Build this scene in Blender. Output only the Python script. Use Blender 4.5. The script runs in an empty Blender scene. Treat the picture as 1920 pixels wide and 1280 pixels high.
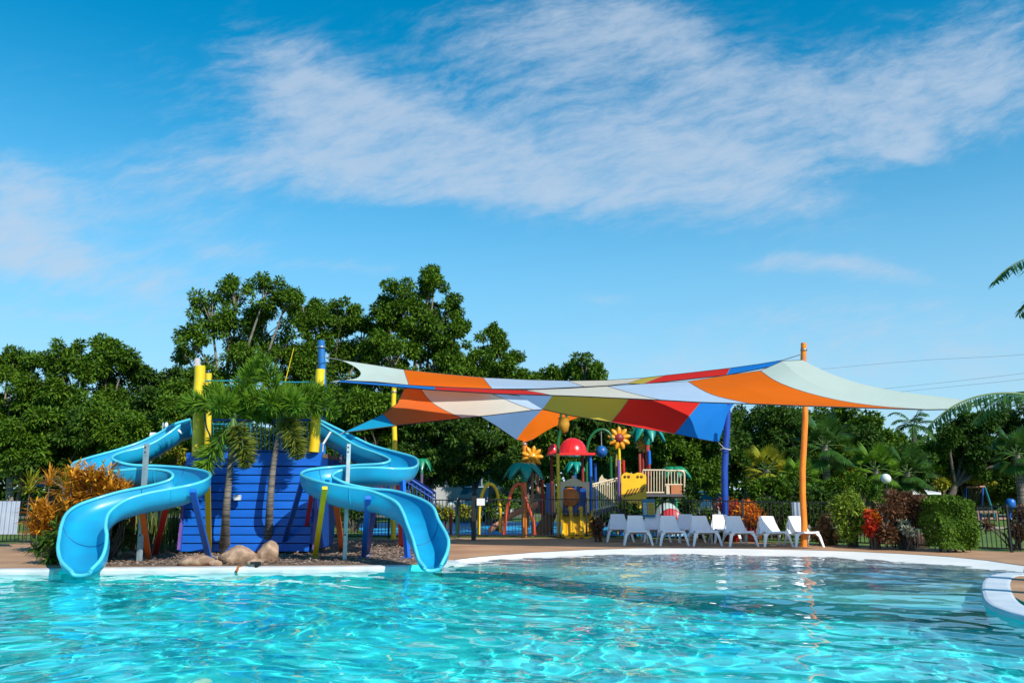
import bpy, math, random
import numpy as np
from mathutils import Vector, Matrix
R = math.radians
S = bpy.context.scene
COL = S.collection
random.seed(7)
RNG = np.random.default_rng(11)

# ------------------------------------------------------------------ camera
F = 1493.0; TH = math.atan(280 / F); CH = 1.5
cam = bpy.data.objects.new('camera', bpy.data.cameras.new('camera')); COL.objects.link(cam)
cam.data.sensor_width = 36; cam.data.lens = F / 1920 * 36
cam.data.clip_start = 0.05; cam.data.clip_end = 3000
cam.location = (0, 0, CH); cam.rotation_euler = (R(90) + TH, 0, 0); S.camera = cam
CT, ST = math.cos(TH), math.sin(TH)

def ray(px, py):
    a, b = (px - 960) / F, (640 - py) / F
    return Vector((a, CT - b * ST, ST + b * CT))
def P(px, py, Y):
    """the world point at forward distance Y that the photograph shows at px, py"""
    d = ray(px, py)
    return Vector((0, 0, CH)) + d * (Y / d.y)
def G(px, py, z=0.0):
    d = ray(px, py)
    return Vector((0, 0, CH)) + d * ((z - CH) / d.z)
def PX(Y):          # metres per photo pixel at distance Y
    return Y / F * 1.02

# ------------------------------------------------------------------ world, sun, exposure
SUN_EL, SUN_AZ = 37, 38                     # azimuth measured to the right of straight behind the camera
W = bpy.data.worlds.new('World'); S.world = W; W.use_nodes = True
wn = W.node_tree; wn.nodes.clear()
def wnode(t, **k):
    n = wn.nodes.new(t)
    for a, b in k.items(): setattr(n, a, b)
    return n
def wmath(op, a, b=None, c=None, clamp=False):
    n = wnode('ShaderNodeMath', operation=op); n.use_clamp = clamp
    for i, v in enumerate((a, b, c)):
        if v is None: continue
        if isinstance(v, (int, float)): n.inputs[i].default_value = v
        else: wn.links.new(v, n.inputs[i])
    return n.outputs[0]
sky = wnode('ShaderNodeTexSky', sky_type='NISHITA', sun_disc=False)
sky.sun_elevation = R(SUN_EL); sky.sun_rotation = R(180 - SUN_AZ)
sky.air_density = 1.0; sky.dust_density = 0.15; sky.ozone_density = 3.0
geo = wnode('ShaderNodeTexCoord')
sep = wnode('ShaderNodeSeparateXYZ'); wn.links.new(geo.outputs['Generated'], sep.inputs[0])
hs = wnode('ShaderNodeHueSaturation'); hs.inputs['Hue'].default_value = 0.480; hs.inputs['Saturation'].default_value = 1.65; hs.inputs['Value'].default_value = 1.38
wn.links.new(sky.outputs[0], hs.inputs['Color'])
# clouds: soft bands placed by direction, broken up by wind-stretched noise
ysafe = wmath('MAXIMUM', sep.outputs[1], 0.02)
gx = wmath('DIVIDE', sep.outputs[0], ysafe); gz = wmath('DIVIDE', sep.outputs[2], ysafe)
gc = wnode('ShaderNodeCombineXYZ'); wn.links.new(gx, gc.inputs[0]); wn.links.new(gz, gc.inputs[1])
def gno(px, py):
    d = ray(px, py); return d.x / d.y, d.z / d.y
wz = wnode('ShaderNodeTexNoise'); wz.inputs['Scale'].default_value = 3.2; wz.inputs['Detail'].default_value = 4
wn.links.new(gc.outputs[0], wz.inputs['Vector'])
vs = wnode('ShaderNodeVectorMath', operation='MULTIPLY_ADD')
wn.links.new(wz.outputs['Color'], vs.inputs[0]); vs.inputs[1].default_value = (.16, .10, 0)
off = wnode('ShaderNodeVectorMath', operation='ADD'); wn.links.new(gc.outputs[0], off.inputs[0]); off.inputs[1].default_value = (-.08, -.05, 0)
wn.links.new(off.outputs[0], vs.inputs[2])
CL = [(700, 240, 300, 100, -14, .95), (980, 310, 380, 75, -10, .85), (560, 130, 130, 60, -35, .6), (520, 320, 280, 55, 4, .55), (820, 350, 420, 45, -4, .55),
      (1290, 300, 200, 75, -24, .9), (1130, 120, 280, 110, -4, .62), (1220, 40, 130, 60, -30, .75), (1440, 180, 190, 90, 8, .6), (1010, 50, 180, 70, 0, .5),
      (1800, 110, 260, 110, 22, .78), (1650, 190, 200, 60, 12, .5), (1900, 190, 170, 80, 10, .5), (1700, 262, 70, 30, 6, .9), (1600, 515, 115, 20, -4, .8), (1560, 300, 200, 40, 10, .4),
      (1470, 500, 90, 12, 2, .5), (20, 440, 130, 70, -30, .85), (60, 360, 110, 50, -20, .6), (200, 510, 300, 45, -12, .7), (430, 470, 65, 16, -8, .45), (350, 430, 200, 60, -10, .3),
      (620, 512, 120, 16, -4, .45), (1140, 562, 40, 10, 0, .5), (1600, 590, 240, 26, 2, .4), (60, 590, 260, 22, -3, .4),
      (1450, 660, 700, 60, 0, .35), (1800, 700, 400, 60, 0, .3), (-500, 300, 350, 90, 15, .7), (2500, 350, 300, 80, 10, .7)]
tot = None
for cx, cy, rx, ry, ang, st in CL:
    a, b = gno(cx, cy)
    sb = wnode('ShaderNodeVectorMath', operation='SUBTRACT'); wn.links.new(vs.outputs[0], sb.inputs[0]); sb.inputs[1].default_value = (a, b, 0)
    rt = wnode('ShaderNodeVectorRotate', rotation_type='Z_AXIS'); wn.links.new(sb.outputs[0], rt.inputs['Vector']); rt.inputs['Angle'].default_value = R(-ang)
    sc = wnode('ShaderNodeVectorMath', operation='MULTIPLY'); wn.links.new(rt.outputs[0], sc.inputs[0]); sc.inputs[1].default_value = (F / rx, F / ry, 0)
    ln = wnode('ShaderNodeVectorMath', operation='DOT_PRODUCT'); wn.links.new(sc.outputs[0], ln.inputs[0]); wn.links.new(sc.outputs[0], ln.inputs[1])
    e = wmath('EXPONENT', wmath('MULTIPLY', ln.outputs['Value'], -.75)); e = wmath('MULTIPLY', e, st)
    tot = e if tot is None else wmath('ADD', tot, e)
nr = wnode('ShaderNodeVectorRotate', rotation_type='Z_AXIS'); wn.links.new(vs.outputs[0], nr.inputs['Vector']); nr.inputs['Angle'].default_value = R(-16)
ns = wnode('ShaderNodeVectorMath', operation='MULTIPLY'); wn.links.new(nr.outputs[0], ns.inputs[0]); ns.inputs[1].default_value = (9, 25, 1)
n1 = wnode('ShaderNodeTexNoise'); n1.inputs['Scale'].default_value = 1.6; n1.inputs['Detail'].default_value = 12; n1.inputs['Roughness'].default_value = .68
wn.links.new(ns.outputs[0], n1.inputs['Vector'])
n2 = wnode('ShaderNodeTexNoise'); n2.inputs['Scale'].default_value = 4.5; n2.inputs['Detail'].default_value = 3
wn.links.new(vs.outputs[0], n2.inputs['Vector'])
nz = wmath('ADD', wmath('MULTIPLY', n1.outputs[0], 1.0), wmath('MULTIPLY', n2.outputs[0], .35))
tm = wmath('MINIMUM', tot, 1.15)
dens = wmath('SUBTRACT', wmath('ADD', tm, wmath('MULTIPLY', nz, 2.1)), 1.42)
mr = wnode('ShaderNodeMapRange', interpolation_type='SMOOTHSTEP'); mr.inputs['From Min'].default_value = 0; mr.inputs['From Max'].default_value = 1.5
mr.inputs['To Max'].default_value = .72
wn.links.new(dens, mr.inputs['Value'])
alpha = wmath('MULTIPLY', mr.outputs[0], wmath('MINIMUM', wmath('MULTIPLY', tot, 2.2), 1.0))
# thin bright band of air near the horizon
hz = wnode('ShaderNodeMapRange', interpolation_type='SMOOTHERSTEP'); hz.inputs['From Min'].default_value = 0.56; hz.inputs['From Max'].default_value = -.02
wn.links.new(sep.outputs[2], hz.inputs['Value'])
mixh = wnode('ShaderNodeMix', data_type='RGBA'); mixh.inputs['B'].default_value = (3.3, 5.3, 6.9, 1)
wn.links.new(wmath('MULTIPLY', hz.outputs[0], .85), mixh.inputs['Factor']); wn.links.new(hs.outputs[0], mixh.inputs['A'])
mixc = wnode('ShaderNodeMix', data_type='RGBA'); mixc.inputs['B'].default_value = (4.3, 5.1, 6.2, 1)
wn.links.new(alpha, mixc.inputs['Factor']); wn.links.new(mixh.outputs['Result'], mixc.inputs['A'])
bgn = wnode('ShaderNodeBackground'); bgn.inputs['Strength'].default_value = .1
wn.links.new(mixc.outputs['Result'], bgn.inputs['Color'])
wo = wnode('ShaderNodeOutputWorld'); wn.links.new(bgn.outputs[0], wo.inputs[0])

sl = bpy.data.lights.new('sun', 'SUN'); sl.energy = 4.4; sl.angle = R(.5); sl.color = (1, .95, .86)
sl.cycles.is_caustics_light = True
so = bpy.data.objects.new('sun', sl); COL.objects.link(so); so.rotation_euler = (R(90 - SUN_EL), 0, R(SUN_AZ)); so.location = (20, -20, 30)
S.view_settings.view_transform = 'Standard'; S.view_settings.look = 'None'; S.view_settings.gamma = 1
S.view_settings.exposure = 0.38
S.cycles.max_bounces = 10; S.cycles.transparent_max_bounces = 12; S.cycles.sample_clamp_indirect = 6

# ------------------------------------------------------------------ materials
MATS = {}
def srgb(r, g, b):
    f = lambda c: (c / 255 / 12.92) if c <= 10 else ((c / 255 + .055) / 1.055) ** 2.4
    return (f(r), f(g), f(b))
def mat(name, c, rough=.6, metal=0, trans=0, c2=None, nscale=3, ndetail=5, bump=0, bscale=30, rand=0, coat=0, stretch=None, spec=None, sheen=0, contrast=1):
    """procedural material: c mixed with c2 by noise, optional bump, per-island variation and translucency"""
    if name in MATS: return MATS[name]
    m = bpy.data.materials.new(name); m.use_nodes = True; nt = m.node_tree; n = nt.nodes; L = nt.links
    b = n['Principled BSDF']; out = n['Material Output']
    b.inputs['Roughness'].default_value = rough; b.inputs['Metallic'].default_value = metal
    if coat: b.inputs['Coat Weight'].default_value = coat; b.inputs['Coat Roughness'].default_value = .1
    if spec is not None: b.inputs['Specular IOR Level'].default_value = spec
    tc = n.new('ShaderNodeTexCoord'); vec = tc.outputs['Object']
    if stretch:
        mp = n.new('ShaderNodeMapping'); mp.inputs['Scale'].default_value = stretch; L.new(vec, mp.inputs[0]); vec = mp.outputs[0]
    if c2 is None: c2 = tuple(x * .82 for x in c)
    mx = n.new('ShaderNodeMix'); mx.data_type = 'RGBA'; mx.inputs['A'].default_value = (*c, 1); mx.inputs['B'].default_value = (*c2, 1)
    no = n.new('ShaderNodeTexNoise'); no.inputs['Scale'].default_value = nscale; no.inputs['Detail'].default_value = ndetail; L.new(vec, no.inputs['Vector'])
    rm = n.new('ShaderNodeMapRange'); rm.inputs['From Min'].default_value = .5 - .2 / contrast; rm.inputs['From Max'].default_value = .5 + .2 / contrast
    L.new(no.outputs[0], rm.inputs['Value']); fac = rm.outputs[0]
    if rand:
        g = n.new('ShaderNodeNewGeometry'); mm = n.new('ShaderNodeMix'); mm.inputs['Factor'].default_value = rand
        L.new(fac, mm.inputs['A']); L.new(g.outputs['Random Per Island'], mm.inputs['B']); fac = mm.outputs['Result']
    L.new(fac, mx.inputs['Factor']); L.new(mx.outputs['Result'], b.inputs['Base Color'])
    if bump:
        n2 = n.new('ShaderNodeTexNoise'); n2.inputs['Scale'].default_value = bscale; n2.inputs['Detail'].default_value = 5; L.new(vec, n2.inputs['Vector'])
        bp = n.new('ShaderNodeBump'); bp.inputs['Strength'].default_value = bump; bp.inputs['Distance'].default_value = .02
        L.new(n2.outputs[0], bp.inputs['Height']); L.new(bp.outputs[0], b.inputs['Normal'])
    if trans:
        t = n.new('ShaderNodeBsdfTranslucent'); L.new(mx.outputs['Result'], t.inputs['Color'])
        ms = n.new('ShaderNodeMixShader'); ms.inputs[0].default_value = trans
        L.new(b.outputs[0], ms.inputs[1]); L.new(t.outputs[0], ms.inputs[2]); L.new(ms.outputs[0], out.inputs['Surface'])
    MATS[name] = m; return m
def leafmat(name, dark, light, trans=.2, rough=.6):
    return mat(name, dark, rough, trans=trans, c2=light, nscale=.9, ndetail=3, rand=.7, spec=.2)

# ------------------------------------------------------------------ mesh helpers
ORG = {}
def setp(o, label=None, cat=None, group=None, kind=None):
    if label: o['label'] = label
    if cat: o['category'] = cat
    if group: o['group'] = group
    if kind: o['kind'] = kind
    return o
def thing(name, loc, label, cat, group=None):
    o = bpy.data.objects.new(name, None); COL.objects.link(o); o.location = loc; o.empty_display_size = .2
    ORG[o.name] = Vector(loc); return setp(o, label, cat, group)
def link(name, me, mats, parent=None, origin=None):
    for m in (mats if isinstance(mats, (list, tuple)) else [mats]): me.materials.append(m)
    o = bpy.data.objects.new(name, me); COL.objects.link(o)
    if parent is not None:
        o.parent = parent; org = ORG[parent.name]
    else:
        org = Vector(origin) if origin is not None else Vector((0, 0, 0)); o.location = org
    ORG[o.name] = org
    if org.length > 0: me.transform(Matrix.Translation(-org))
    return o
class MB:
    def __init__(s): s.v = []; s.f = []; s.m = []; s.s = []
    def add(s, V, Fc, m=0, smooth=False):
        k = len(s.v); s.v += [tuple(p) for p in V]
        for f in Fc: s.f.append(tuple(i + k for i in f)); s.m.append(m); s.s.append(smooth)
    def box(s, c, d, rot=None, m=0, taper=1):
        hx, hy, hz = d[0] / 2, d[1] / 2, d[2] / 2; V = []
        for z in (-1, 1):
            t = taper if z > 0 else 1
            for x, y in ((-1, -1), (1, -1), (1, 1), (-1, 1)): V.append(Vector((x * hx * t, y * hy * t, z * hz)))
        if rot is not None: V = [rot @ p for p in V]
        c = Vector(c); V = [p + c for p in V]
        s.add(V, [(3, 2, 1, 0), (4, 5, 6, 7), (0, 1, 5, 4), (1, 2, 6, 5), (2, 3, 7, 6), (3, 0, 4, 7)], m)
    def bar(s, a, b, w, h, m=0):            # rectangular bar between two points
        a, b = Vector(a), Vector(b); d = b - a
        q = d.to_track_quat('Z', 'Y').to_matrix()
        s.box((a + b) / 2, (w, h, d.length), q, m)
    def tube(s, pts, r, seg=8, m=0, caps=True):
        pts = [Vector(p) for p in pts]; n = len(pts)
        rr = r if isinstance(r, (list, tuple)) else [r] * n
        up = Vector((0, 0, 1)); V = []; prev = None
        for i, p in enumerate(pts):
            t = (pts[min(i + 1, n - 1)] - pts[max(i - 1, 0)])
            if t.length < 1e-9: t = Vector((0, 0, 1))
            t.normalize()
            if prev is None:
                a = t.cross(up if abs(t.z) < .95 else Vector((1, 0, 0))).normalized()
            else:
                a = (prev - t * prev.dot(t))
                a = a.normalized() if a.length > 1e-6 else t.orthogonal().normalized()
            prev = a; b = t.cross(a)
            for k in range(seg):
                w = 2 * math.pi * k / seg; V.append(p + (a * math.cos(w) + b * math.sin(w)) * rr[i])
        Fc = [(i * seg + k, i * seg + (k + 1) % seg, (i + 1) * seg + (k + 1) % seg, (i + 1) * seg + k) for i in range(n - 1) for k in range(seg)]
        s.add(V, Fc, m, True)
        if caps:
            s.add(V[:seg], [tuple(range(seg))[::-1]], m); s.add(V[-seg:], [tuple(range(seg))], m)
    def lathe(s, prof, c, seg=16, m=0, axis=None):    # prof: (r, z)
        c = Vector(c); V = []; n = len(prof)
        q = Vector(axis).to_track_quat('Z', 'Y').to_matrix() if axis is not None else None
        for r, z in prof:
            for k in range(seg):
                w = 2 * math.pi * k / seg; p = Vector((r * math.cos(w), r * math.sin(w), z))
                V.append((q @ p if q else p) + c)
        Fc = [(i * seg + k, i * seg + (k + 1) % seg, (i + 1) * seg + (k + 1) % seg, (i + 1) * seg + k) for i in range(n - 1) for k in range(seg)]
        s.add(V, Fc, m, True)
    def sphere(s, c, r, seg=16, m=0, sq=(1, 1, 1)):
        k = len(s.v); s.lathe([(r * math.sin(math.pi * i / 10) + 1e-5, -r * math.cos(math.pi * i / 10)) for i in range(11)], (0, 0, 0), seg, m)
        c = Vector(c)
        for i in range(k, len(s.v)): p = s.v[i]; s.v[i] = (p[0] * sq[0] + c.x, p[1] * sq[1] + c.y, p[2] * sq[2] + c.z)
    def surf(s, rows, m=0, smooth=True, close=False):
        n = len(rows[0]); V = [p for r in rows for p in r]
        w = n if close else n - 1
        s.add(V, [(i * n + j, i * n + (j + 1) % n, (i + 1) * n + (j + 1) % n, (i + 1) * n + j) for i in range(len(rows) - 1) for j in range(w)], m, smooth)
    def prism(s, poly, d, m=0):             # extrude planar polygon by vector d
        n = len(poly); d = Vector(d); V = [Vector(p) for p in poly] + [Vector(p) + d for p in poly]
        s.add(V, [tuple(range(n)), tuple(range(2 * n - 1, n - 1, -1))] + [(i, i + n, (i + 1) % n + n, (i + 1) % n) for i in range(n)], m)
    def mesh(s, name, bev=0):
        me = bpy.data.meshes.new(name); me.from_pydata(s.v, [], s.f); me.update()
        me.polygons.foreach_set('material_index', s.m); me.polygons.foreach_set('use_smooth', s.s)
        import bmesh
        bm = bmesh.new(); bm.from_mesh(me)
        if bev: bmesh.ops.remove_doubles(bm, verts=bm.verts, dist=1e-5)
        bmesh.ops.recalc_face_normals(bm, faces=bm.faces)
        bm.to_mesh(me); bm.free(); return me
    def build(s, name, mats, parent=None, origin=None, bev=0):
        o = link(name, s.mesh(name, bev), mats, parent, origin)
        if bev:
            md = o.modifiers.new('bevel', 'BEVEL'); md.width = bev; md.segments = 2; md.limit_method = 'ANGLE'
        return o
def resample(pts, n):
    A = np.array([tuple(p) for p in pts], float); d = np.r_[0, np.cumsum(np.linalg.norm(np.diff(A, axis=0), axis=1))]
    if d[-1] < 1e-9: return np.repeat(A[:1], n, 0)
    t = np.linspace(0, d[-1], n); return np.stack([np.interp(t, d, A[:, k]) for k in range(A.shape[1])], 1)
def smooth_curve(pts, per=8):
    """Catmull-Rom through pts (any dimension)"""
    A = np.array([tuple(p) for p in pts], float); B = np.vstack([2 * A[0] - A[1], A, 2 * A[-1] - A[-2]]); out = []
    for i in range(1, len(B) - 2):
        for k in range(per):
            t = k / per; p0, p1, p2, p3 = B[i - 1], B[i], B[i + 1], B[i + 2]
            out.append(.5 * ((2 * p1) + (p2 - p0) * t + (2 * p0 - 5 * p1 + 4 * p2 - p3) * t * t + (3 * p1 - p0 - 3 * p2 + p3) * t ** 3))
    out.append(A[-1]); return np.array(out)
def tag_structure(o): o['kind'] = 'structure'; return o

def leaves_mesh(name, base, dirs, nrm, L, Wd, fold=.15):
    """one kite-shaped leaf per row of base (N,3)"""
    N = len(base); d = dirs / (np.linalg.norm(dirs, axis=1, keepdims=True) + 1e-9)
    s = np.cross(d, nrm); s /= (np.linalg.norm(s, axis=1, keepdims=True) + 1e-9); u = np.cross(s, d)
    L = np.broadcast_to(np.asarray(L, float), (N,))[:, None]; Wd = np.broadcast_to(np.asarray(Wd, float), (N,))[:, None]
    V = np.empty((N, 4, 3)); V[:, 0] = base; V[:, 2] = base + d * L - u * L * fold
    mid = base + d * L * .48; V[:, 1] = mid + s * Wd / 2; V[:, 3] = mid - s * Wd / 2
    me = bpy.data.meshes.new(name); me.vertices.add(N * 4); me.vertices.foreach_set('co', V.reshape(-1))
    me.loops.add(N * 4); me.loops.foreach_set('vertex_index', np.arange(N * 4)); me.polygons.add(N)
    me.polygons.foreach_set('loop_start', np.arange(0, N * 4, 4)); me.update(calc_edges=True); return me
def unit(n): v = RNG.normal(size=(n, 3)); return v / np.linalg.norm(v, axis=1, keepdims=True)

# ------------------------------------------------------------------ palette
c = srgb
BLUE_WALL = mat('blue_painted_boards', (.004, .13, .60), .45, c2=(.004, .10, .50), nscale=1.5, bump=.15, bscale=12, coat=.1, stretch=(1, 1, 4))
BLUE = mat('blue_paint', (.004, .07, .36), .4, coat=.15)
MIDBLUE = mat('mid_blue_paint', (.006, .14, .62), .4, coat=.15)
TURQ = mat('turquoise_paint', (.015, .25, .33), .45)
YELLOW = mat('yellow_paint', (.80, .58, .005), .42, c2=(.70, .46, .005), nscale=2.2, bump=.1, coat=.1)
RED = mat('red_paint', (.55, .02, .015), .4)
DARKRED = mat('dark_red_paint', (.25, .02, .02), .5)
ORANGE = mat('orange_paint', (.80, .13, .01), .45)
POLE_OR = mat('orange_log_paint', (.85, .27, .02), .5, c2=(.70, .17, .012), nscale=4, bump=.3, bscale=9, stretch=(3, 3, .6))
POLE_BL = mat('blue_log_paint', (.01, .07, .42), .45, c2=(.01, .05, .30), nscale=4, bump=.3, bscale=9, stretch=(3, 3, .6))
POLE_BL2 = mat('light_blue_log_paint', (.01, .17, .48), .45, c2=(.01, .12, .36), nscale=4, bump=.3, bscale=9, stretch=(3, 3, .6))
GALV = mat('galvanised_steel', (.42, .52, .55), .45, metal=.5, c2=(.30, .40, .42), nscale=8)
STEEL = mat('steel_wire', (.45, .45, .45), .4, metal=.8)
WHITE = mat('white_paint', (.78, .80, .82), .4)
GREY = mat('grey_plastic', (.35, .37, .38), .5)
BLACK = mat('black_powder_coat', (.012, .013, .014), .45)
SLIDE = mat('cyan_fibreglass', (.006, .33, .56), .38, c2=(.012, .25, .46), nscale=1.6, ndetail=9, coat=.12, stretch=(1, 1, 2.5))
SLIDE_RIM = mat('pale_cyan_rim', (.09, .56, .68), .3, coat=.3)
BEIGE = mat('beige_plastic', (.66, .54, .36), .5)
GREEN_P = mat('green_plastic', (.01, .22, .10), .4, coat=.2)
TEAL_P = mat('teal_plastic', (.005, .25, .19), .35, coat=.2)
DKGREEN = mat('dark_green_plastic', (.01, .12, .03), .4)
FLOWER = mat('flower_orange_plastic', (.80, .33, .01), .4, coat=.2)
GOLD = mat('golden_yellow_plastic', (.92, .52, .01), .35, coat=.2)
PINK = mat('faded_pink_plastic', (.42, .16, .13), .5)
PURPLE = mat('purple_paint', (.20, .10, .40), .5)
BARK = mat('grey_bark', (.14, .11, .085), .9, c2=(.06, .045, .035), nscale=6, bump=.6, bscale=20)
BARKL = mat('pale_bark', (.28, .25, .20), .9, c2=(.12, .10, .08), nscale=6, bump=.5, bscale=20)
PALMB = mat('ringed_palm_trunk', (.20, .17, .14), .85, c2=(.07, .06, .05), nscale=3, bump=.6, bscale=9, stretch=(.6, .6, 9), contrast=2)
ROCK = mat('sandstone_boulder', (.46, .30, .20), .9, c2=(.20, .12, .075), nscale=5, ndetail=10, bump=1, bscale=14, contrast=1.6)
MULCHM = mat('bark_chip', (.16, .10, .07), .95, c2=(.36, .27, .21), nscale=3, rand=.8)
FOLI = leafmat('mango_leaf', (.018, .060, .004), (.13, .24, .012))
FOLI2 = leafmat('dark_leaf', (.012, .040, .006), (.08, .165, .014))
FOLI3 = leafmat('bright_leaf', (.09, .17, .012), (.28, .38, .04))
FOXT = leafmat('foxtail_leaf', (.03, .105, .010), (.17, .31, .015))
FOXT2 = leafmat('old_frond_leaf', (.06, .10, .012), (.22, .24, .03))
PALML = leafmat('palm_leaflet', (.018, .065, .014), (.075, .17, .025), rough=.35)
CROTO = leafmat('croton_leaf', (.45, .05, .008), (.95, .40, .02), trans=.35)
CORDY = leafmat('orange_cordyline_leaf', (.26, .07, .008), (.80, .40, .025))
REDL = leafmat('red_leaf', (.25, .012, .012), (.75, .07, .02))
DRYL = leafmat('dry_brown_leaf', (.16, .08, .03), (.34, .20, .09))
YELL = leafmat('yellow_green_leaf', (.14, .18, .010), (.38, .34, .02))
HEDGEL = leafmat('hedge_leaf', (.035, .095, .008), (.14, .24, .015))
MAROON = leafmat('maroon_leaf', (.06, .022, .014), (.22, .11, .05))

# ------------------------------------------------------------------ setting: ground, pool
WATER_Z = -.075; FLOOR_Z = -1.35
GRASSM = mat('lawn_grass', (.035, .10, .008), .95, c2=(.13, .20, .02), nscale=1.4, ndetail=8, bump=.8, bscale=60)
DECKM = mat('exposed_aggregate_deck', (.50, .29, .16), .85, c2=(.33, .18, .095), nscale=.9, ndetail=12, bump=.5, bscale=120)
MULCHG = mat('mulch_ground', (.10, .065, .045), .95, c2=(.22, .155, .115), nscale=16, ndetail=6, bump=1, bscale=40, contrast=2)
COPING = mat('white_painted_coping', (.68, .69, .70), .55, c2=(.46, .48, .48), nscale=2.5, ndetail=10, bump=.15)
BEACH = mat('white_beach_entry', (.76, .77, .74), .6, c2=(.66, .68, .66), nscale=1.3, ndetail=7, bump=.15, bscale=60)
POOLM = mat('aqua_pool_paint', (.03, .78, .77), .7, c2=(.03, .73, .72), nscale=.8)

# pool outline, counter-clockwise seen from above; built from where the photograph shows its edge
def Gp(px, py): g = G(px, py); return (g.x, g.y)
far_edge = [Gp(x, y) for x, y in [(0, 1066), (100, 1065), (165, 1064), (400, 1062), (600, 1061), (765, 1059), (800, 1056), (835, 1051), (900, 1043), (1000, 1035),
            (1100, 1030), (1200, 1027), (1300, 1027), (1400, 1028), (1500, 1030), (1600, 1033), (1700, 1038), (1780, 1043), (1850, 1050), (1920, 1060)]]
outline = far_edge + [(12.6, 16.2), (13.6, 14.5), (14, 12), (13.6, 8), (12, 4), (9, 1), (5, -1.2), (1.5, -1.6), (-1.5, -1.6), (-5, -1.5), (-9, 0), (-12, 4), (-13.2, 8), (-13.2, 12), (-12.4, 14.6)]
cen = np.array([0.0, 8.0])
OUT = np.array(outline)
def ring_mesh(name, rings, zs, m, mid=None):
    b = MB(); n = len(rings[0])
    b.surf([[Vector((p[0], p[1], z if np.isscalar(z) else z[i])) for i, p in enumerate(r)] for r, z in zip(rings, zs)], smooth=False, close=True)
    return b.build(name, m)
dirs = OUT - cen; ln_ = np.linalg.norm(dirs, axis=1, keepdims=True); un = dirs / ln_
g = ring_mesh('ground', [OUT, cen + dirs * 1.0 + un * 12, cen + un * 60, cen + un * 200, cen + un * 900], [-.004, -.004, 0, 0, 0], GRASSM); tag_structure(g)
# pool shell: walls (deep part) and floor
b = MB()
nf = len(far_edge)
b.surf([[Vector((p[0], p[1], z)) for p in np.vstack([OUT[nf - 1:], OUT[:8]])] for z in (-.004, FLOOR_Z)], smooth=False)
po = b.build('pool_wall', POOLM); tag_structure(po); po.cycles.is_caustics_receiver = True
b = MB(); b.add([(p[0] * 1.3, cen[1] + (p[1] - cen[1]) * 1.3, FLOOR_Z) for p in OUT], [tuple(range(len(OUT)))])
po = b.build('pool_floor', POOLM); tag_structure(po); po.cycles.is_caustics_receiver = True
# sloping white beach entry with a submerged drop-off along its near edge
drop = [(835, 1062), (870, 1064), (930, 1069), (1010, 1078), (1100, 1090), (1200, 1101), (1300, 1111), (1400, 1119), (1500, 1126), (1600, 1131), (1700, 1135), (1800, 1138), (1900, 1140)]
bo = resample([(*far_edge[i], 0) for i in range(7, 20)], 60); bi = resample([(*G(x, y, WATER_Z)[:2], 0) for x, y in drop], 60)
rows = []
for t, z in ((0, -.006), (.06, -.035), (.14, -.072), (.3, -.12), (.6, -.2), (.97, -.32)):
    rows.append([Vector((bo[i][0] * (1 - t) + bi[i][0] * t, bo[i][1] * (1 - t) + bi[i][1] * t, z)) for i in range(60)])
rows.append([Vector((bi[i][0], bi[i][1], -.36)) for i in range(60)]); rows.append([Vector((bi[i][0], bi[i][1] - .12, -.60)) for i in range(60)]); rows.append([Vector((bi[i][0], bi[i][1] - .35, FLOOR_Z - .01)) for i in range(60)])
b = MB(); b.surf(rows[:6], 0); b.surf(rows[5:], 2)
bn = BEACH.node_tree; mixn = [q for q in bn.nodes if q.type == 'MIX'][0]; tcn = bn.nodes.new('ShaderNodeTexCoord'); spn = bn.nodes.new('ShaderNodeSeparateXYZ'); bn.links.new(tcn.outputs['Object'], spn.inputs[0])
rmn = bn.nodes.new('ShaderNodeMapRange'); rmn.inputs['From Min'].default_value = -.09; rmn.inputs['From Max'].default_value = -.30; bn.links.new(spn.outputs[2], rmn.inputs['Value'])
mx2 = bn.nodes.new('ShaderNodeMix'); mx2.data_type = 'RGBA'; bn.links.new(rmn.outputs[0], mx2.inputs['Factor']); bn.links.new(mixn.outputs['Result'], mx2.inputs['A']); mx2.inputs['B'].default_value = (.16, .62, .62, 1)  # aqua blend by depth paints in the light absorbed by the water
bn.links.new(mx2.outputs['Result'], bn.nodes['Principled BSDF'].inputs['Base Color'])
po = b.build('pool_beach', [BEACH, POOLM, mat('shaded_teal_step_face', (.008, .30, .36), .6)]); tag_structure(po); po.cycles.is_caustics_receiver = True  # darker teal on the step face paints in the drop-off's edge shadow

# water: a real rippled surface
x = np.arange(-14, 14.81, .058); y = np.r_[np.arange(-2.5, 5.5, .4), np.arange(5.5, 22.2, .05)]
X, Y = np.meshgrid(x, y); Z = np.zeros_like(X); wr = np.random.default_rng(3)
warpx = X + .5 * np.sin(.55 * Y + .3 * X) + .25 * np.sin(1.3 * X - .9 * Y); warpy = Y + .45 * np.sin(.6 * X + 1.1) + .2 * np.sin(1.7 * Y + .8 * X)
for k in range(80):
    lam = .19 * (1.9 / .19) ** (wr.random() ** 1.2); a = wr.normal(R(80), .75); kx, ky = math.cos(a) * 2 * math.pi / lam, math.sin(a) * 2 * math.pi / lam
    Z += .00158 * lam ** .88 * np.sin(kx * warpx + ky * warpy + wr.random() * 6.28)
calm = np.clip((21.5 - Y) / 4, .55, 1) ; Z = Z * calm + WATER_Z
V = np.stack([X, Y, Z], -1).reshape(-1, 3); ny, nx = X.shape; idx = np.arange(ny * nx).reshape(ny, nx)
Q = np.stack([idx[:-1, :-1], idx[:-1, 1:], idx[1:, 1:], idx[1:, :-1]], -1).reshape(-1, 4)
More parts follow.
